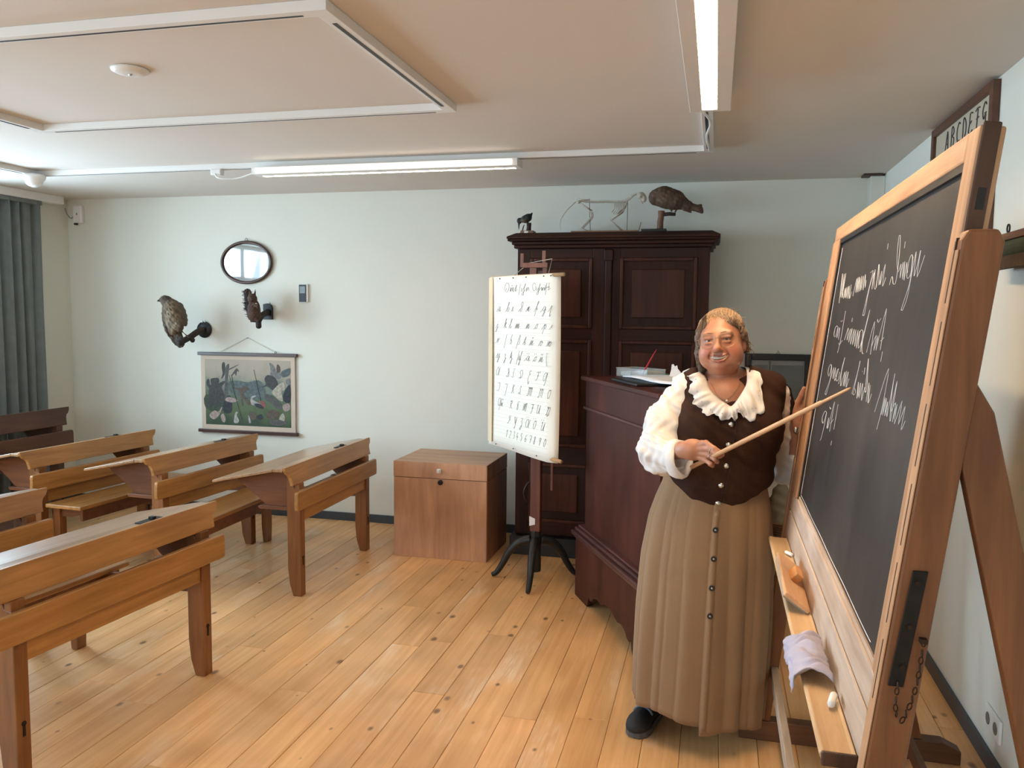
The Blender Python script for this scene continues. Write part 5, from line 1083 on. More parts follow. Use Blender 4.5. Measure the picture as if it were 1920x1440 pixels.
f.build('body', 'plume', t, lambda P: mixc(mixc(mixc(np.tile(brown(.016, .020, .020), (len(P), 1)), (.11, .075, .035), blob(P, wp(977, 410, 5.39), (.03, .03, .012))), (.05, .06, .055), blob(P, wp(974, 405, 5.38), (.006, .02, .02))), (.10, .10, .10), blob(P, wp(971, 408, 5.39), (.005, .012, .005))))

t = thing('cat_skeleton', 'mounted skeleton of a small cat on a board, wardrobe top', 'skeleton')
def zp(x, y, Y=5.42): return wp(1040 + x / 10.105, 340 + y / 10.11, Y)
a = zp(335, 900); b = zp(1610, 900)
B('base_board', (a[0], 5.36, WT), (b[0], 5.48, WT + .018), 'boardl', t, .002)
dz = WT + .018 - zp(700, 880)[2]
def zq(x, y, Y=5.42): p = zp(x, y, Y); return (p[0], p[1], p[2] + dz)
spn = catmull([zq(480, 290), zq(600, 310), zq(800, 318), zq(1000, 315), zq(1200, 322), zq(1330, 310), zq(1420, 260), zq(1500, 190), zq(1560, 165)], 6)
mb = MB().tube(spn, .0062, 6)
mb.build('spine', 'bone', t, 0, True)
mb = MB(); 
for i in range(2, len(spn) - 8): p = spn[i]; mb.tube([p, (p[0] - .004, p[1], p[2] + .014)], [.003, .001], 4); mb.tube([(p[0], p[1] - .008, p[2] - .004), (p[0], p[1] + .008, p[2] - .004)], .0018, 4)
mb.build('vertebra_spines', 'bone', t)['kind'] = 'stuff'
for i in range(9):
    x = 1130 + i * 27; L = 250 - abs(i - 3) * 22
    for s in (-1, 1):
        MB().tube(catmull([zq(x, 325, 5.42), zq(x + 18, 400, 5.42 + s * .028), zq(x + 5, 325 + L * .7, 5.42 + s * .030), zq(x - 40, 325 + L, 5.42 + s * .012)], 4), .0021, 4).build('rib', 'bone', t)
MB().tube(catmull([zq(390, 310), zq(300, 390), zq(220, 470), zq(150, 570), zq(105, 660), zq(95, 760), zq(105, 860)], 5), [.004 - .0001 * i for i in range(31)], 5).build('tail', 'bone', t, 0, True)
MB().tube([zq(405, 270), zq(640, 275)], [.005, .004], 6).build('pelvis', 'bone', t, 0, True)
MB().ball(zq(455, 315), (.014, .018, .010)).build('hip_socket', 'bone', t, 0, True)
for s in (-1, 1):
    Yk = 5.42 + s * .022; o_ = s * 22
    for nm, pts, r in (('thigh_bone', [(480, 340), (690 + o_, 470)], .005), ('shin_bone', [(690 + o_, 490), (710 + o_ * .5, 610), (520 + o_ * .5, 815)], .0042), ('hind_foot', [(520 + o_, 815), (640, 868), (740, 872)], .0035),
                       ('shoulder_blade', [(1380, 310), (1300, 500)], .006), ('upper_arm_bone', [(1310, 500), (1090 + o_ * .4, 650)], .005), ('forearm_bone', [(1070 + o_ * .4, 665), (1300 + o_, 865)], .005), ('fore_foot', [(1290 + o_, 862), (1400, 872)], .0032)):
        q = [zq(x, y, Yk) for (x, y) in pts]; MB().tube(catmull(q, 4) if len(q) > 2 else q, r, 6).build(nm, 'bone', t, 0, True)
f = Field((-.62, 5.34, 2.27), (-.36, 5.50, 2.44), .003)
sk = zq(1650, 225); f.ell((sk[0] - .005, 5.42, sk[2] + .008), (.027, .024, .023), .01).ell((sk[0] + .016, 5.42, sk[2] - .012), (.016, .016, .022), .012).cap((sk[0] - .008, 5.42, sk[2] - .022), (sk[0] + .006, 5.42, sk[2] - .042), .006, .005, .006)
f.ell((sk[0] + .004, 5.40, sk[2] - .003), (.009, .009, .009), .003, op='sub')
f.build('skull', 'bone', t)
for x, y0 in ((655, 250), (1388, 310)): MB().tube([zq(x, y0), zq(x + (30 if x < 1000 else 0), 885)], .0018, 5).build('support_rod', 'iron', t)
o = zq(1640, 700); MB().tube([(o[0] + .003, o[1], o[2]), (o[0] - .01, o[1], WT + .018)], .0025, 5).build('label_wire', 'boardl', t)

t = thing('stuffed_owl', 'stuffed brown owl leaning from a log perch, right wardrobe top', 'bird')
OY = 5.43
c = lambda x, y: wp(1200 + x / 14.4, 340 + y / 14.4, OY)
a = c(40, 1260); b = c(740, 1260)
B('base_board', (a[0] + .008, OY - .06, WT), (b[0], OY + .06, WT + .026), 'black', t, .003)
l0 = c(560, 1180); l1 = c(590, 700)
MB().tube([(l0[0], OY, WT + .026), c(560, 1000), c(580, 850), c(585, 705)], [.021, .020, .019, .022], 14).build('log', 'twig', t, .001, True)
MB().tube([c(640, 800), c(800, 785), c(960, 800)], [.012, .012, .010], 8).build('perch', 'barkd', t, 0, True)
f = Field((-.50, OY - .12, 2.20), (-.06, OY + .12, 2.48), .004)
f.ell(c(410, 340), (.042, .045, .045), .02).ell(c(640, 330), (.068, .065, .068), .03).ell(c(850, 400), (.075, .06, .062), .03)
f.cap(c(1000, 440), c(1250, 560), .052, .032, .03).cap(c(1250, 560), c(1600, 640), .024, .016, .02).cap(c(1400, 620), c(1640, 730), .016, .012, .015).cap(c(1500, 600), c(1620, 560), .012, .008, .01).cap(c(1200, 650), c(1360, 740), .012, .006, .012)
f.cap(c(480, 400), c(590, 480), .010, .006, .008).cap(c(860, 620), c(850, 730), .007, .005, .006).cap(c(1000, 640), c(950, 740), .007, .005, .006)
f.ell(c(395, 420), (.028, .04, .03), .012)
f.warp(lambda X, Y, Z: .0015 * np.sin(X * 150 + Z * 90) * np.sin(Z * 140 - X * 60))
def owlcol(P):
    n1 = (np.sin(P[:, 0] * 110 + P[:, 2] * 60) * np.sin(P[:, 2] * 130 + P[:, 0] * 40))[:, None]
    C = np.tile(brown(.105, .058, .034), (len(P), 1)) * (1 + .15 * n1)
    C = mixc(C, (.19, .13, .085), .6 * np.clip(n1 * 2 - 1.1, 0, 1)); C = mixc(C, (.05, .027, .016), blob(P, c(1200, 500), (.10, .1, .03)) * .6)
    C = mixc(C, (.30, .24, .17), blob(P, c(520, 440), (.018, .05, .012)))
    C = mixc(C, (.04, .022, .014), blob(P, c(410, 420), (.03, .05, .02)) * .8)
    return np.clip(C, .012, 1)
f.build('body', 'plume', t, owlcol)

# ================================================================== THE TEACHER
Hc = np.array((.022, 3.088, 1.506)); yaw, roll, nod = math.radians(10), math.radians(7), math.radians(-3)
yl = np.array((math.sin(yaw), math.cos(yaw), 0)); xl = np.array((math.cos(yaw), -math.sin(yaw), 0)); zl_ = np.array((0, 0, 1.))
xr_ = xl * math.cos(roll) + zl_ * math.sin(roll); zr_ = zl_ * math.cos(roll) - xl * math.sin(roll)
yr_ = yl * math.cos(nod) + zr_ * math.sin(nod); zr_ = zr_ * math.cos(nod) - yl * math.sin(nod)
RH = np.stack([xr_, yr_, zr_], 1)                       # columns: head axes in world
hp = lambda *p: Hc + RH @ np.array(p, float)
hl = lambda P: (P - Hc) @ RH
def torso(f, g=0.0):
    f.ell((.058, 3.15, 1.22), (.176 + g, .128 + g, .20 + g), .05)
    for x in (-.022, .143): f.ell((x, 3.055, 1.195), (.095 + g, .085 + g, .105 + g), .06)
    f.ell((.020, 3.115, 1.01), (.192 + g * 1.0, .150 + g, .175 + g), .08)
    f.cap((-.075, 3.165, 1.335), (.200, 3.165, 1.335), .055 + g, .055 + g, .06)
def add_head(f):
    e = lambda c, r, k=.02, op='add': f.ell(hp(*c), r, k, RH, op)
    c = lambda a, b, r0, r1, k=.012, op='add': f.cap(hp(*a), hp(*b), r0, r1, k, op)
    e((0, .022, .038), (.075, .092, .082)); e((0, -.020, -.014), (.071, .070, .080), .03); e((0, -.058, -.079), (.031, .030, .024), .03)
    for s in (-1, 1):
        e((s * .041, -.052, -.036), (.030, .030, .028), .025); e((s * .047, -.030, -.060), (.027, .035, .030), .03)
        e((s * .076, .012, -.012), (.010, .020, .030), .008)
    e((0, -.004, -.094), (.046, .046, .024), .025)
    c((-.044, -.078, .028), (.044, -.078, .028), .010, .010, .02)
    for s in (-1, 1): e((s * .031, -.098, .008), (.019, .014, .0105), .012, 'sub')
    for s in (-1, 1):
        e((s * .031, -.0825, .0143), (.0185, .0090, .0058), .005); e((s * .031, -.0825, -.0024), (.0175, .0088, .0056), .005)
    c((0, -.088, .016), (0, -.106, -.022), .0085, .0125, .012); e((0, -.108, -.026), (.0135, .0125, .011), .008)
    for s in (-1, 1): e((s * .0135, -.097, -.030), (.0095, .010, .008), .006)
    for s in (-1, 1): c((s * .020, -.094, -.028), (s * .034, -.076, -.056), .004, .003, .01, 'sub')    # laugh lines
    # smiling mouth: a parted crescent with lips
    up = [(-.032, -.076, -.0475), (-.016, -.092, -.0535), (0, -.096, -.0555), (.016, -.092, -.0535), (.032, -.076, -.0475)]
    lo_ = [(-.032, -.077, -.0490), (-.017, -.091, -.0635), (0, -.095, -.067), (.017, -.091, -.0635), (.032, -.077, -.0490)]
    md = [tuple((a + b) / 2 for a, b in zip(p, q)) for p, q in zip(up, lo_)]
    for a, b in zip(md[:-1], md[1:]): c(a, b, .0062, .0062, .004, 'sub')
    for a, b in zip(up[:-1], up[1:]): c((a[0], a[1] + .0008, a[2] + .0035), (b[0], b[1] + .0008, b[2] + .0035), .0027, .0027, .003)
    for a, b in zip(lo_[:-1], lo_[1:]): c((a[0], a[1] + .0012, a[2] - .0025), (b[0], b[1] + .0012, b[2] - .0025), .0038, .0038, .004)
f = Field((-.31, 2.77, .80), (.46, 3.34, 1.64), .003)
torso(f, -.012)
f.cap((.035, 3.155, 1.30), (.028, 3.128, 1.42), .060, .052, .035)
f.ell((.035, 3.06, 1.32), (.075, .055, .06), .05)
add_head(f)
# arms
f.cap((-.105, 3.16, 1.32), (-.195, 3.05, 1.10), .045, .040, .03).cap((-.195, 3.05, 1.10), (-.10, 2.888, 1.135), .038, .028, .02)
f.cap((.215, 3.17, 1.30), (.290, 3.290, 1.05), .042, .038, .03).cap((.296, 3.288, 1.05), (.307, 3.248, 1.195), .042, .029, .02)
# right hand, fingers closed around the pointer
f.ell((-.064, 2.862, 1.143), (.046, .022, .038), .015).cap((-.098, 2.886, 1.137), (-.07, 2.866, 1.142), .027, .026, .015)
def finger(pts, rs, k=.004):
    for a, b, r0, r1 in zip(pts[:-1], pts[1:], rs[:-1], rs[1:]): f.cap(a, b, r0, r1, k)
finger([(-.055, 2.856, 1.160), (-.022, 2.836, 1.172), (.006, 2.815, 1.158), (.029, 2.812, 1.146)], [.012, .0105, .0088, .0072])
finger([(-.050, 2.852, 1.148), (-.012, 2.828, 1.155), (.014, 2.808, 1.142), (.026, 2.822, 1.132), (.016, 2.838, 1.128)], [.012, .0108, .0090, .008, .007])
finger([(-.050, 2.854, 1.135), (-.012, 2.830, 1.134), (.010, 2.812, 1.123), (.017, 2.828, 1.112), (.004, 2.842, 1.110)], [.012, .0105, .0088, .008, .007])
finger([(-.055, 2.858, 1.122), (-.022, 2.838, 1.114), (-.004, 2.820, 1.105), (.003, 2.836, 1.096), (-.008, 2.850, 1.096)], [.011, .0092, .0080, .0072, .006])
finger([(-.075, 2.882, 1.155), (-.035, 2.872, 1.164), (.004, 2.852, 1.150), (.034, 2.826, 1.136)], [.014, .012, .010, .0075])
# left hand holding the post from behind
f.ell((.318, 3.238, 1.250), (.026, .020, .042), .015).cap((.307, 3.248, 1.195), (.314, 3.242, 1.23), .027, .024, .015)
finger([(.303, 3.236, 1.245), (.308, 3.226, 1.285), (.318, 3.214, 1.315), (.324, 3.206, 1.338)], [.013, .0115, .0098, .0075])
for i, zz in enumerate((1.285, 1.268, 1.251, 1.235)):
    finger([(.325, 3.24, zz - .012), (.352, 3.222, zz + .012 - i * .004), (.392, 3.206, zz + .022 - i * .006), (.415, 3.196, zz + .020 - i * .006)], [.011, .0098, .0088, .007])
def skincol(P):
    C = np.tile(np.array((.43, .205, .128)), (len(P), 1)); q = hl(P)
    m = lambda c, r, s=.6: blob(q, c, r, s)
    for s in (-1, 1):
        C = mixc(C, (.47, .145, .095), .75 * m((s * .042, -.075, -.032), (.022, .03, .020), .9)); C = mixc(C, (.26, .12, .08), .45 * m((s * .031, -.09, .013), (.020, .02, .010)))
        C = mixc(C, (.22, .12, .07), .55 * m((s * .033, -.085, .031), (.020, .02, .004)))
        C = mixc(C, (.30, .12, .08), .5 * m((s * .029, -.085, -.045), (.006, .02, .012)))
    C = mixc(C, (.48, .17, .12), .6 * m((0, -.11, -.026), (.014, .02, .012))); C = mixc(C, (.46, .16, .12), .5 * m((0, -.07, -.095), (.02, .03, .012)))
    C = mixc(C, (.38, .11, .085), .85 * m((0, -.095, -.050), (.027, .02, .004), .5)); C = mixc(C, (.40, .12, .09), .85 * m((0, -.095, -.070), (.022, .02, .006), .5))
    C = mixc(C, (.10, .03, .025), m((0, -.080, -.059), (.028, .010, .008), .25))
    C = mixc(C, (.42, .19, .115), .6 * blob(P, (.03, 3.06, 1.35), (.07, .06, .03), .8))
    for x, z in ((.029, 1.146), (.034, 1.136)): C = mixc(C, (.52, .23, .18), blob(P, (x, 2.81, z), (.006, .012, .006), .4))
    return C
lg = MB()
for (xa, ya, xb, yb) in ((-.09, 3.14, -.195, 3.215), (.09, 3.14, .075, 3.27)): lg.tube([(xa, ya, .86), ((xa + xb) / 2, (ya + yb) / 2, .48), (xb, yb, .08)], [.085, .055, .035], 16, cap=False)
P_, F_ = np.array(lg.v), np.array(lg.f)
person = f.build('person', 'skin', None, skincol, (P_, F_))
tag(person, 'smiling teacher in brown vest, white blouse and long beige skirt, pointing at board', 'person')
BODY = f
# face details
for s in (-1, 1):
    MB().ball(tuple(hp(s * .031, -.0735, .0058)), .0118, 16, 12).build('eyeball', 'eyew', person, 0, True)
    MB().ball(tuple(hp(s * .031 + .0005, -.0800, .0058)), .0064, 12, 10).build('iris', 'iris', person, 0, True)
rows = []
for v in (0, 1):
    rows.append([tuple(hp(x, -.0895 + 11 * x * x, (-.0515 if v == 0 else -.0625) + 4.5 * x * x * (1 if v == 0 else 2.2))) for x in [(-.026 + .052 * i / 20) for i in range(21)]])
MB().grid(rows).build('teeth', 'teeth', person, 0, True, solid=.003)
for s in (-1, 1):
    MB().tube(catmull([tuple(hp(s * x, y, z)) for (x, y, z) in ((.014, -.0905, .031), (.027, -.0895, .0345), (.041, -.082, .0335), (.052, -.072, .029))], 4), [.0011] * 12 + [.0005], 5).build('eyebrow', plain('brow_hair', (.30, .165, .10), .8), person, 0, True)
# gold wire glasses
gl = bpy.data.objects.new('glasses', None); COL.objects.link(gl); gl.parent = person
for s in (-1, 1):
    lp = catmull([tuple(hp(s * x, y, z)) for (x, y, z) in ((.009, -.107, .012), (.018, -.107, .023), (.042, -.101, .025), (.062, -.088, .015), (.062, -.088, -.006), (.047, -.098, -.021), (.022, -.107, -.020), (.010, -.109, -.005))], 5, closed=True)
    MB().tube(lp, .0013, 6, closed=True).build('rim', 'gold', gl, 0, True)
    MB().tube([tuple(hp(s * .062, -.088, .014)), tuple(hp(s * .077, -.06, .012)), tuple(hp(s * .080, .0, .008))], .0010, 6).build('temple', 'gold', gl, 0, True)
MB().tube(catmull([tuple(hp(-.011, -.106, .010)), tuple(hp(0, -.111, .013)), tuple(hp(.011, -.106, .010))], 4), .0010, 6).build('bridge', 'gold', gl, 0, True)
def surf_y(fd, x, z):
    i = int(round((x - fd.lo[0]) / fd.h)); k = int(round((z - fd.lo[2]) / fd.h)); col = fd.a[i, :, k]; j = np.argmax(col < 0)
    if not (col < 0).any(): return None
    a, b = col[j - 1], col[j]; return fd.lo[1] + fd.h * (j - 1 + a / (a - b))
# hair
h = Field((-.12, 2.93, 1.34), (.20, 3.28, 1.68), .003)
e = lambda c, r, k=.02, op='add': h.ell(hp(*c), r, k, RH, op)
e((0, .028, .040), (.080, .094, .086)); e((0, .085, -.01), (.055, .05, .07), .04)
for s in (-1, 1):
    h.cap(hp(s * .052, -.046, .078), hp(s * .077, -.014, .025), .012, .012, .025); h.cap(hp(s * .080, -.010, .02), hp(s * .083, .012, -.035), .013, .012, .015)
h.cap(hp(-.083, .010, -.03), hp(-.086, .022, -.110), .017, .006, .02); h.cap(hp(-.075, .03, -.03), hp(-.072, .045, -.11), .02, .010, .02)
h.cap(hp(.076, .030, -.01), hp(.070, .045, -.04), .012, .006, .02)
e((0, -.100, .000), (.060, .060, .088), .012, 'sub')
e((.062, -.075, .005), (.020, .055, .060), .01, 'sub'); e((-.062, -.075, .0), (.018, .055, .062), .01, 'sub')
e((.078, .002, -.020), (.016, .020, .034), .006, 'sub')
def hairwarp(X, Y, Z):
    qx = (X - Hc[0]); qy = (Y - Hc[1]); a = np.arctan2(qx, qy + .02)
    return .0022 * np.sin(a * 46 + 9 * np.sin(Z * 40)) + .0014 * np.sin(a * 97 + Z * 60)
h.warp(hairwarp)
def haircol(P):
    q = hl(P); C = np.tile(np.array((.19, .120, .070)), (len(P), 1))
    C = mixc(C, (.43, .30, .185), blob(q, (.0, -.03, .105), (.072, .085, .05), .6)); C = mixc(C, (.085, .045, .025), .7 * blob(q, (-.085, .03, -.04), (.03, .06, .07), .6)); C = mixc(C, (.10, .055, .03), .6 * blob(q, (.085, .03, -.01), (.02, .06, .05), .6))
    a = np.arctan2(q[:, 0], q[:, 1] + .02); n_ = (.5 + .5 * np.sin(a * 60 + 12 * np.sin(q[:, 2] * 50)))[:, None]
    return C * (.72 + .5 * n_)
hair = h.build('hair', 'hair', person, haircol)
mb = MB(); mb2 = MB(); rnd = random.Random(5)
for i in range(34):
    a = rnd.uniform(-2.4, 2.4); el = rnd.uniform(.35, 1.45)
    p0 = np.array((.079 * math.sin(a) * math.cos(el), .030 - .090 * math.cos(a) * math.cos(el), .038 + .084 * math.sin(el)))
    d = np.array((rnd.uniform(-.5, .5) + math.sin(a) * .6, rnd.uniform(-.2, .5), rnd.uniform(-.2, .35)))
    pts = [tuple(hp(*(p0 * .99))), tuple(hp(*(p0 * 1.02 + d * .012))), tuple(hp(*(p0 * 1.03 + d * .028 + np.array((0, 0, -.004)))))]
    (mb if i % 3 == 0 else mb2).tube(catmull(pts, 3), [.0007, .0007, .0007, .0006, .0006, .0005, .0003], 4)
for i in range(46):
    s = -1 if i < 38 else 1; x0_ = s * rnd.uniform(.076, .092); y0_ = rnd.uniform(-.005, .04); z0_ = rnd.uniform(-.04, .02); L_ = rnd.uniform(.05, .10) if s < 0 else rnd.uniform(.03, .075)
    pts = [tuple(hp(x0_, y0_, z0_)), tuple(hp(x0_ + s * rnd.uniform(0, .014), y0_, z0_ - L_ * .5)), tuple(hp(x0_ + s * rnd.uniform(-.008, .02), y0_ + .01, z0_ - L_))]
    mb.tube(catmull(pts, 3), [.0016, .0015, .0013, .0011, .0009, .0007, .0004], 4)
mb3 = MB()
def lay(x, z, off=.0012):
    p = hp(x, -.09, z); ys = [q for q in (surf_y(BODY, p[0], p[2]), surf_y(h, p[0], p[2])) if q]
    return (p[0], (min(ys) if ys else p[1]) - off, p[2])
for i in range(210):                                   # thin fringe, swept from a parting over the forehead
    x = rnd.uniform(-.062, .060); s_ = 1 if x > -.012 else -1
    x2 = x * 1.04 + s_ * rnd.uniform(.003, .016); zz = .094 - 9.5 * x2 * x2 - rnd.uniform(-.010, .020) * (1 if abs(x) < .04 else .4)
    pts = [lay(x * .80, .112 - 7 * x * x), lay(x * .90, .106 - 7 * x * x), lay(x * .98, .100 - 8 * x * x), lay(x2, zz)]
    (mb2, mb3, mb)[i % 3].tube(catmull(pts, 2), [.0009, .0011, .0012, .0012, .0011, .0008, .0003], 4)
for i in range(620):                                   # combed locks lying over the crown from hairline to nape
    a = rnd.uniform(-1.35, 1.35); f0 = math.radians(rnd.uniform(34, 75) - 12 * abs(a)); f1 = f0 + math.radians(rnd.uniform(35, 95)); lift = rnd.uniform(1.0, 1.016); tw = rnd.uniform(-.18, .18); pts = []
    for k in range(6):
        u = k / 5; ph = f0 + (f1 - f0) * u; aa = a * (1 - .12 * u) + tw * u
        dd = np.array((math.sin(aa), -math.cos(aa) * math.cos(ph), max(.0, math.sin(ph)) * math.cos(aa) ** .5 if abs(aa) < 1.5 else 0)); dd /= np.linalg.norm(dd) + 1e-9
        pts.append(tuple(hp(*(np.array((0, .028, .040)) + np.array((.080, .094, .086)) * dd * (lift + .006 * math.sin(PI * u))))))
    (mb3, mb2, mb)[i % 3].tube(pts, [.0005, .0012, .0013, .0013, .0011, .0004], 4)
mb3.build('hair_strands', plain('hair_ash_strand', (.29, .20, .125), .5), hair)['kind'] = 'stuff'
mb.build('hair_strands', plain('hair_dark_strand', (.17, .105, .062), .5), hair)['kind'] = 'stuff'; mb2.build('hair_strands', plain('hair_blond_strand', (.42, .30, .19), .5), hair)['kind'] = 'stuff'

# vest
v = Field((-.22, 2.86, .86), (.29, 3.36, 1.42), .004)
torso(v, .010)
v.clip(lambda X, Y, Z: np.interp(X.ravel(), [-.2, -.175, -.133, -.06, .024, .105, .193, .26], [1.06, 1.041, .995, .937, .904, .933, .986, 1.02])[:, None, None].astype(np.float32) - Z, .006)
v.clip(lambda X, Y, Z: np.maximum(-X + np.interp(Z.ravel(), [.9, 1.02, 1.12, 1.2, 1.4], [-.26, -.205, -.142, -.124, -.118])[None, None, :], X - np.interp(Z.ravel(), [.9, 1.05, 1.15, 1.25, 1.4], [.30, .275, .272, .262, .252])[None, None, :]), .006)
v.cap((.035, 3.16, 1.38), (.028, 3.10, 1.46), .088, .10, .01, 'sub'); v.cap((.045, 2.98, 1.36), (.045, 2.96, 1.31), .052, .04, .01, 'sub')
v.warp(lambda X, Y, Z: .0022 * np.sin(X * 55 + Z * 38) * np.sin(Z * 48 - X * 22 + 1) + .0014 * np.sin(Z * 120 + X * 90))
vest = v.build('vest', 'suede', person)
for (x, z) in ((.062, 1.222), (.055, 1.15), (.050, 1.075), (.034, 1.006), (.026, .938)):
    y = surf_y(v, x, z) or 2.95
    bt = MB().lathe([(.0095, 0), (.0092, -.003), (.006, -.0045), (.001, -.005)], 16, (x, y - .001, z), 'Y').build('vest_button', 'bead' if 0 else 'silver', vest, 0, True)
    MB().lathe([(.0042, -.0045), (.003, -.0068), (.0005, -.0075)], 10, (x, y - .001, z), 'Y').build('button_stud', 'bead', bt, 0, True)
sm = []
for z in np.linspace(.915, 1.235, 16):
    x = np.interp(z, [.9, 1.0, 1.08, 1.235], [.040, .050, .066, .080]); y = surf_y(v, x, z)
    if y: sm.append((x, y - .0006, z))
MB().tube(sm, .0013, 5).build('front_seam', 'black', vest)

# blouse: two full sleeves
wr = lambda X, Y, Z: .0048 * np.sin(Z * 62 + X * 48 + 2.2 * np.sin(X * 31 + Y * 22)) * np.sin(X * 38 - Z * 31 + Y * 35 + 1.3) + .0036 * np.sin(X * 128 + Z * 77 + 2 * np.sin(Z * 60)) * np.sin(Y * 93 + Z * 72) + .0032 * np.sin((X + .4 * Z) * 170 + Y * 30) * np.clip((Z - 1.25) * 10, 0, 1)
b = Field((-.33, 2.83, .95), (-.04, 3.26, 1.42), .004)
b.cap((-.105, 3.15, 1.325), (-.172, 3.10, 1.20), .058, .072, .03).cap((-.172, 3.10, 1.20), (-.196, 3.03, 1.110), .072, .068, .03).cap((-.196, 3.03, 1.110), (-.130, 2.935, 1.098), .064, .050, .03)
b.ell((-.165, 3.00, 1.055), (.06, .05, .035), .03).warp(wr)
b.cap((-.105, 2.90, 1.115), (-.04, 2.84, 1.12), .044, .06, .004, 'sub')
blouse = b.build('blouse_sleeve', 'cotton', person)
b = Field((.14, 3.08, .93), (.42, 3.40, 1.42), .004)
b.cap((.218, 3.165, 1.315), (.250, 3.235, 1.17), .050, .050, .03).cap((.250, 3.235, 1.17), (.270, 3.290, 1.05), .050, .058, .03).ell((.272, 3.285, 1.00), (.058, .05, .045), .03).warp(wr)
b.cap((.306, 3.262, 1.095), (.318, 3.20, 1.26), .046, .056, .004, 'sub')
sleeve2 = b.build('blouse_sleeve', 'cotton', person)
def cuff(c0, c1, r0, r1, ez, par, name='cuff'):
    c0 = Vector(c0); c1 = Vector(c1); ax = (c1 - c0).normalized(); s = Vector((0, 0, 1)); s = (s - ax * s.dot(ax)).normalized(); u = ax.cross(s); rows = []
    prof = [(0, r0 * .93), (-.006, r0), (.3, r0 + .004), (.7, r1 + .004), (1.0, r1), (1.03, r1 - .005), (.9, r1 - .010), (.5, r0 - .014), (.2, r0 - .016)]
    for (tt, r) in prof:
        rows.append([tuple(c0.lerp(c1, tt) + (u * math.cos(q) * r + s * math.sin(q) * r * ez) * (1 + .045 * math.sin(5 * q + 3 * tt)) - s * .0) for q in [2 * PI * j / 40 for j in range(40)]])
    MB().grid(rows, True).build(name, 'cotton', par, 0, True)
cuff((-.133, 2.930, 1.094), (-.099, 2.904, 1.104), .050, .052, 1.25, blouse)
cuff((.296, 3.284, 1.068), (.300, 3.272, 1.098), .050, .049, 1.0, sleeve2)

# ruffled collar
In = [(.03, 3.215, 1.405), (-.035, 3.185, 1.405), (-.050, 3.11, 1.395), (-.032, 3.050, 1.380), (-.014, 3.020, 1.340), (.016, 3.003, 1.310), (.044, 2.994, 1.292), (.060, 2.990, 1.284), (.074, 2.994, 1.298), (.092, 3.003, 1.325), (.111, 3.035, 1.362), (.112, 3.11, 1.405), (.095, 3.185, 1.415)]
Ou = [(.03, 3.255, 1.375), (-.072, 3.225, 1.382), (-.094, 3.12, 1.382), (-.086, 3.03, 1.375), (-.078, 3.0, 1.318), (-.050, 2.98, 1.274), (.005, 2.965, 1.250), (.066, 2.96, 1.240), (.092, 2.965, 1.262), (.124, 2.965, 1.240), (.168, 3.0, 1.275), (.160, 3.07, 1.385), (.132, 3.21, 1.402)]
ci = catmull(In, 14, closed=True); co = catmull(Ou, 14, closed=True); rows = []; n_ = len(ci)
for r_ in range(11):
    s = r_ / 10; row = []
    for j in range(n_):
        p = ci[j].lerp(co[j], s); bulge = .016 * math.sin(PI * min(1, s * 1.1)); ph = j * 2 * PI / 14
        wv = .010 * s ** 1.3 * (math.sin(ph * .9 + 1.7 * math.sin(j * .13)) + .55 * math.sin(ph * 1.9 + 1.1 * math.sin(j * .31))); out = (co[j] - ci[j]).normalized()
        front = 1 if p.y < 3.08 else .4
        q = p + Vector((0, -1, .35)).normalized() * (bulge * front + wv) + out * (.007 * s * math.sin(ph * 1.1 + 1.2) + .003 * s * math.sin(ph * 2.7))
        sy_ = surf_y(v, min(max(q.x, -.2), .27), min(max(q.z, .88), 1.40)) if q.y < 3.1 else None
        if sy_ and q.y > sy_ - .004 and s > .35: q.y = sy_ - .004
        row.append(tuple(q))
    rows.append(row)
col = MB().grid(rows, True).build('collar', 'cotton', person, 0, True, solid=.0018)
dots = MB()
for j in range(0, n_, 11):
    for dj, s in ((0, .72), (3, .80)):
        jj = (j + dj) % n_; i0 = int(s * 10); p = rows[i0][jj]
        if p[1] < 3.04: dots.ball((p[0], p[1] - .0012, p[2]), (.0020, .001, .0020), 6, 4)
dots.build('eyelets', 'lead', col)['kind'] = 'stuff'
# necklace, watch, rings
nk = []
for i in range(17):
    u = i / 16; x = -.02 + .115 * u; z = 1.372 - .066 * math.sin(PI * u); y = surf_y(BODY, x, z); nk.append((x, (y or 3.02) - .0012, z))
nl = MB().tube(nk, .0009, 5).build('necklace', 'gold', person, 0, True); p = nk[9]
MB().ball((p[0], p[1] - .002, p[2] - .005), .0042, 10, 8).build('pendant', 'bead', nl, 0, True)
wc = Vector((.3065, 3.250, 1.188)); wa = (Vector((.307, 3.248, 1.195)) - Vector((.296, 3.288, 1.05))).normalized(); u_ = wa.cross(Vector((1, 0, 0))).normalized(); s_ = wa.cross(u_)
wt = MB(); rows = []
for (tt, r) in ((-.007, .0305), (-.007, .0325), (.007, .0325), (.007, .0305)): rows.append([tuple(wc + wa * tt + (u_ * math.cos(q) + s_ * math.sin(q)) * r) for q in [2 * PI * j / 32 for j in range(32)]])
wt = wt.grid(rows + [rows[0]], True).build('wrist_watch', 'black', person, 0, True)
wd = (Vector((-.1, -1, 0)) - wa * Vector((-.1, -1, 0)).dot(wa)).normalized(); pc = wc + wd * .034
MB().ball(tuple(pc), (.011, .006, .012), 12, 8).build('watch_case', 'silver', wt, 0, True)
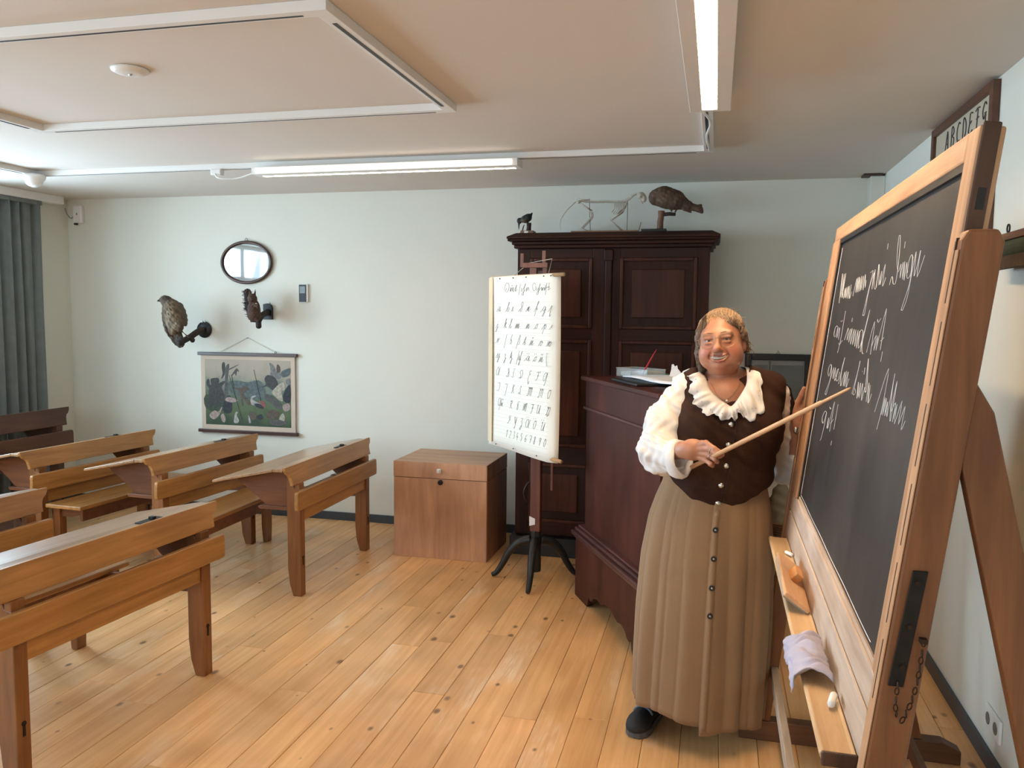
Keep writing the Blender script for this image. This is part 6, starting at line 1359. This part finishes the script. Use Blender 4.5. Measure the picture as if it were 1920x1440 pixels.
for (a, c_, r) in (((-.012, 2.830, 1.134), (.010, 2.812, 1.123), .0112), ((-.012, 2.828, 1.155), (.014, 2.808, 1.142), .0114)):
    a = Vector(a); c_ = Vector(c_); ax = (c_ - a).normalized(); m_ = a.lerp(c_, .35); u_ = ax.cross(Vector((0, 0, 1))).normalized(); s_ = ax.cross(u_)
    MB().tube([tuple(m_ + (u_ * math.cos(q) + s_ * math.sin(q)) * r) for q in [2 * PI * j / 20 for j in range(20)]], .0013, 5, closed=True).build('finger_ring', 'silver', person, 0, True)

# skirt
ZS = [.08, .3, .5, .7, .85, .92, .98, 1.05]
SKX = [-.030, -.024, -.018, -.010, -.003, .004, .010, .012]; SRX = [.240, .246, .246, .240, .222, .206, .188, .178]
SKY = [3.118, 3.118, 3.118, 3.120, 3.125, 3.127, 3.128, 3.128]; SRY = [.190, .190, .188, .185, .172, .160, .144, .138]
THP = math.radians(-87)
def skirt_pt(th, z, zt=None):
    cx_, rx_, cy_, ry_ = (np.interp(z, ZS, a) for a in (SKX, SRX, SKY, SRY)); d = max(0, (1.02 - z)) / .95
    A = .010 + .095 * min(1, d * 1.6)
    w = th + .035 * math.sin(3 * th + 1) + .03 * math.sin(z * 5 + th * 2)
    pl = lambda u: 1 - 2 * abs(math.sin(u)) ** .6                    # rounded folds with sharp creases between them
    g = -.55 * pl(3.6 * w + .5 + .4 * math.sin(2 * w)) - .30 * pl(6.7 * w + 1.9) + .16 * math.sin(17 * w + 1) - .30
    dt = (th - THP + PI) % (2 * PI) - PI
    step = .010 * min(1, .45 + d) * math.exp(-max(0, dt) / .35) if dt >= 0 else -.010 * d * math.exp(dt / .25)
    r = 1 + A * g * .9; return (cx_ + rx_ * r * math.cos(th) + step * math.cos(th), cy_ + ry_ * r * math.sin(th) + step * math.sin(th), z)
rows = []; NT = 300; ths = [THP + .0008 + (2 * PI - .0016) * j / NT for j in range(NT + 1)]
for i in range(46):
    u = i / 45; row = []
    for th in ths:
        hem = .120 - .022 * math.cos(th) + .006 * math.sin(5 * th) + (.012 if ((th - THP + PI) % (2 * PI) - PI) < 0 else -.012) * math.exp(-abs((th - THP + PI) % (2 * PI) - PI) / .5)
        z = hem + (1.04 - hem) * u; row.append(skirt_pt(th, z))
    rows.append(row)
skirt = MB().grid(rows, True).build('skirt', 'corduroy', person, 0, True, solid=.003)
row = []
pk = []
for i in range(34):
    z = .115 + .80 * i / 33; a = skirt_pt(THP + .004, z); b_ = skirt_pt(THP + .085, z); pk.append([(a[0], a[1] - .002, a[2]), (b_[0], b_[1] - .0035, b_[2])])
MB().grid(pk).build('placket', 'corduroy', skirt, 0, True, solid=.0025)
for z in (.848, .748, .645, .545):
    a = skirt_pt(THP + .045, z); bt = MB().lathe([(.0105, 0), (.0105, -.003), (.007, -.0045), (.006, -.003), (.001, -.003)], 16, (a[0], a[1] - .0035, z), 'Y').build('skirt_button', 'black', skirt, 0, True)
    MB().lathe([(.004, -.003), (.003, -.0048), (.0005, -.005)], 8, (a[0], a[1] - .0035, z), 'Y').build('button_stud', 'silver', bt, 0, True)
# shoes
for (hx, hy, tx, ty) in ((-.192, 3.235, -.240, 3.078), (.075, 3.40, .080, 3.25)):
    d = np.array((tx - hx, ty - hy)); L_ = np.linalg.norm(d); d /= L_; n2 = np.array((-d[1], d[0])); an = math.atan2(d[1], d[0])
    so = MB(); out = [(-.045, 0), (-.035, .03), (.02, .036), (.10, .040), (.16, .048), (.20, .043), (.222, .022), (.226, 0)]
    pl = [(hx + d[0] * p[0] + n2[0] * p[1], hy + d[1] * p[0] + n2[1] * p[1]) for p in out + [(a, -b_) for (a, b_) in reversed(out[1:-1])]]
    so.prism(pl, 'Z', 0.0, .026); 
    s = Field((min(hx, tx) - .12, ty - .12, .0), (max(hx, tx) + .12, hy + .10, .20), .004)
    R3 = [[d[0], -d[1], 0], [d[1], d[0], 0], [0, 0, 1]]
    s.ell((tx + d[0] * .015, ty + d[1] * .015, .036), (.058, .046, .038), .02, R3).cap((hx, hy, .05), (tx, ty, .045), .036, .038, .02).cap((hx, hy, .055), (hx - d[0] * .002, hy - d[1] * .002, .13), .036, .034, .02)
    s.clip(lambda X, Y, Z: .024 - Z + 0 * X, 0)
    sh = s.build('shoe', 'rubber', person); so.build('sole', 'sole', sh, .004)
    q = []
    for i in range(9):
        a = -1.2 + 2.4 * i / 8; q.append((tx - d[0] * .035 + n2[0] * .040 * math.sin(a), ty - d[1] * .035 + n2[1] * .040 * math.sin(a), .046 + .042 * math.cos(a)))
    MB().tube(q, .0055, 6).build('shoe_strap', 'bluep', sh, 0, True)
# pointer
p0 = Vector((-.085, 2.957, 1.056)); p1 = Vector((.3455, 2.283, 1.4175))
t = thing('pointer_stick', 'long beech pointer held by the teacher towards the blackboard', 'pointer', p0); dv = p1 - p0
t.rotation_euler = dv.to_track_quat('Z', 'Y').to_euler(); L_ = dv.length
MB().lathe([(.0072, 0), (.0078, .004), (.0078, L_ * .45), (.0070, L_ * .80), (.0066, L_ * .86), (.0048, L_ * .865), (.0042, L_ * .985), (.0022, L_)], 14).build('stick', 'cane', t, 0, True)
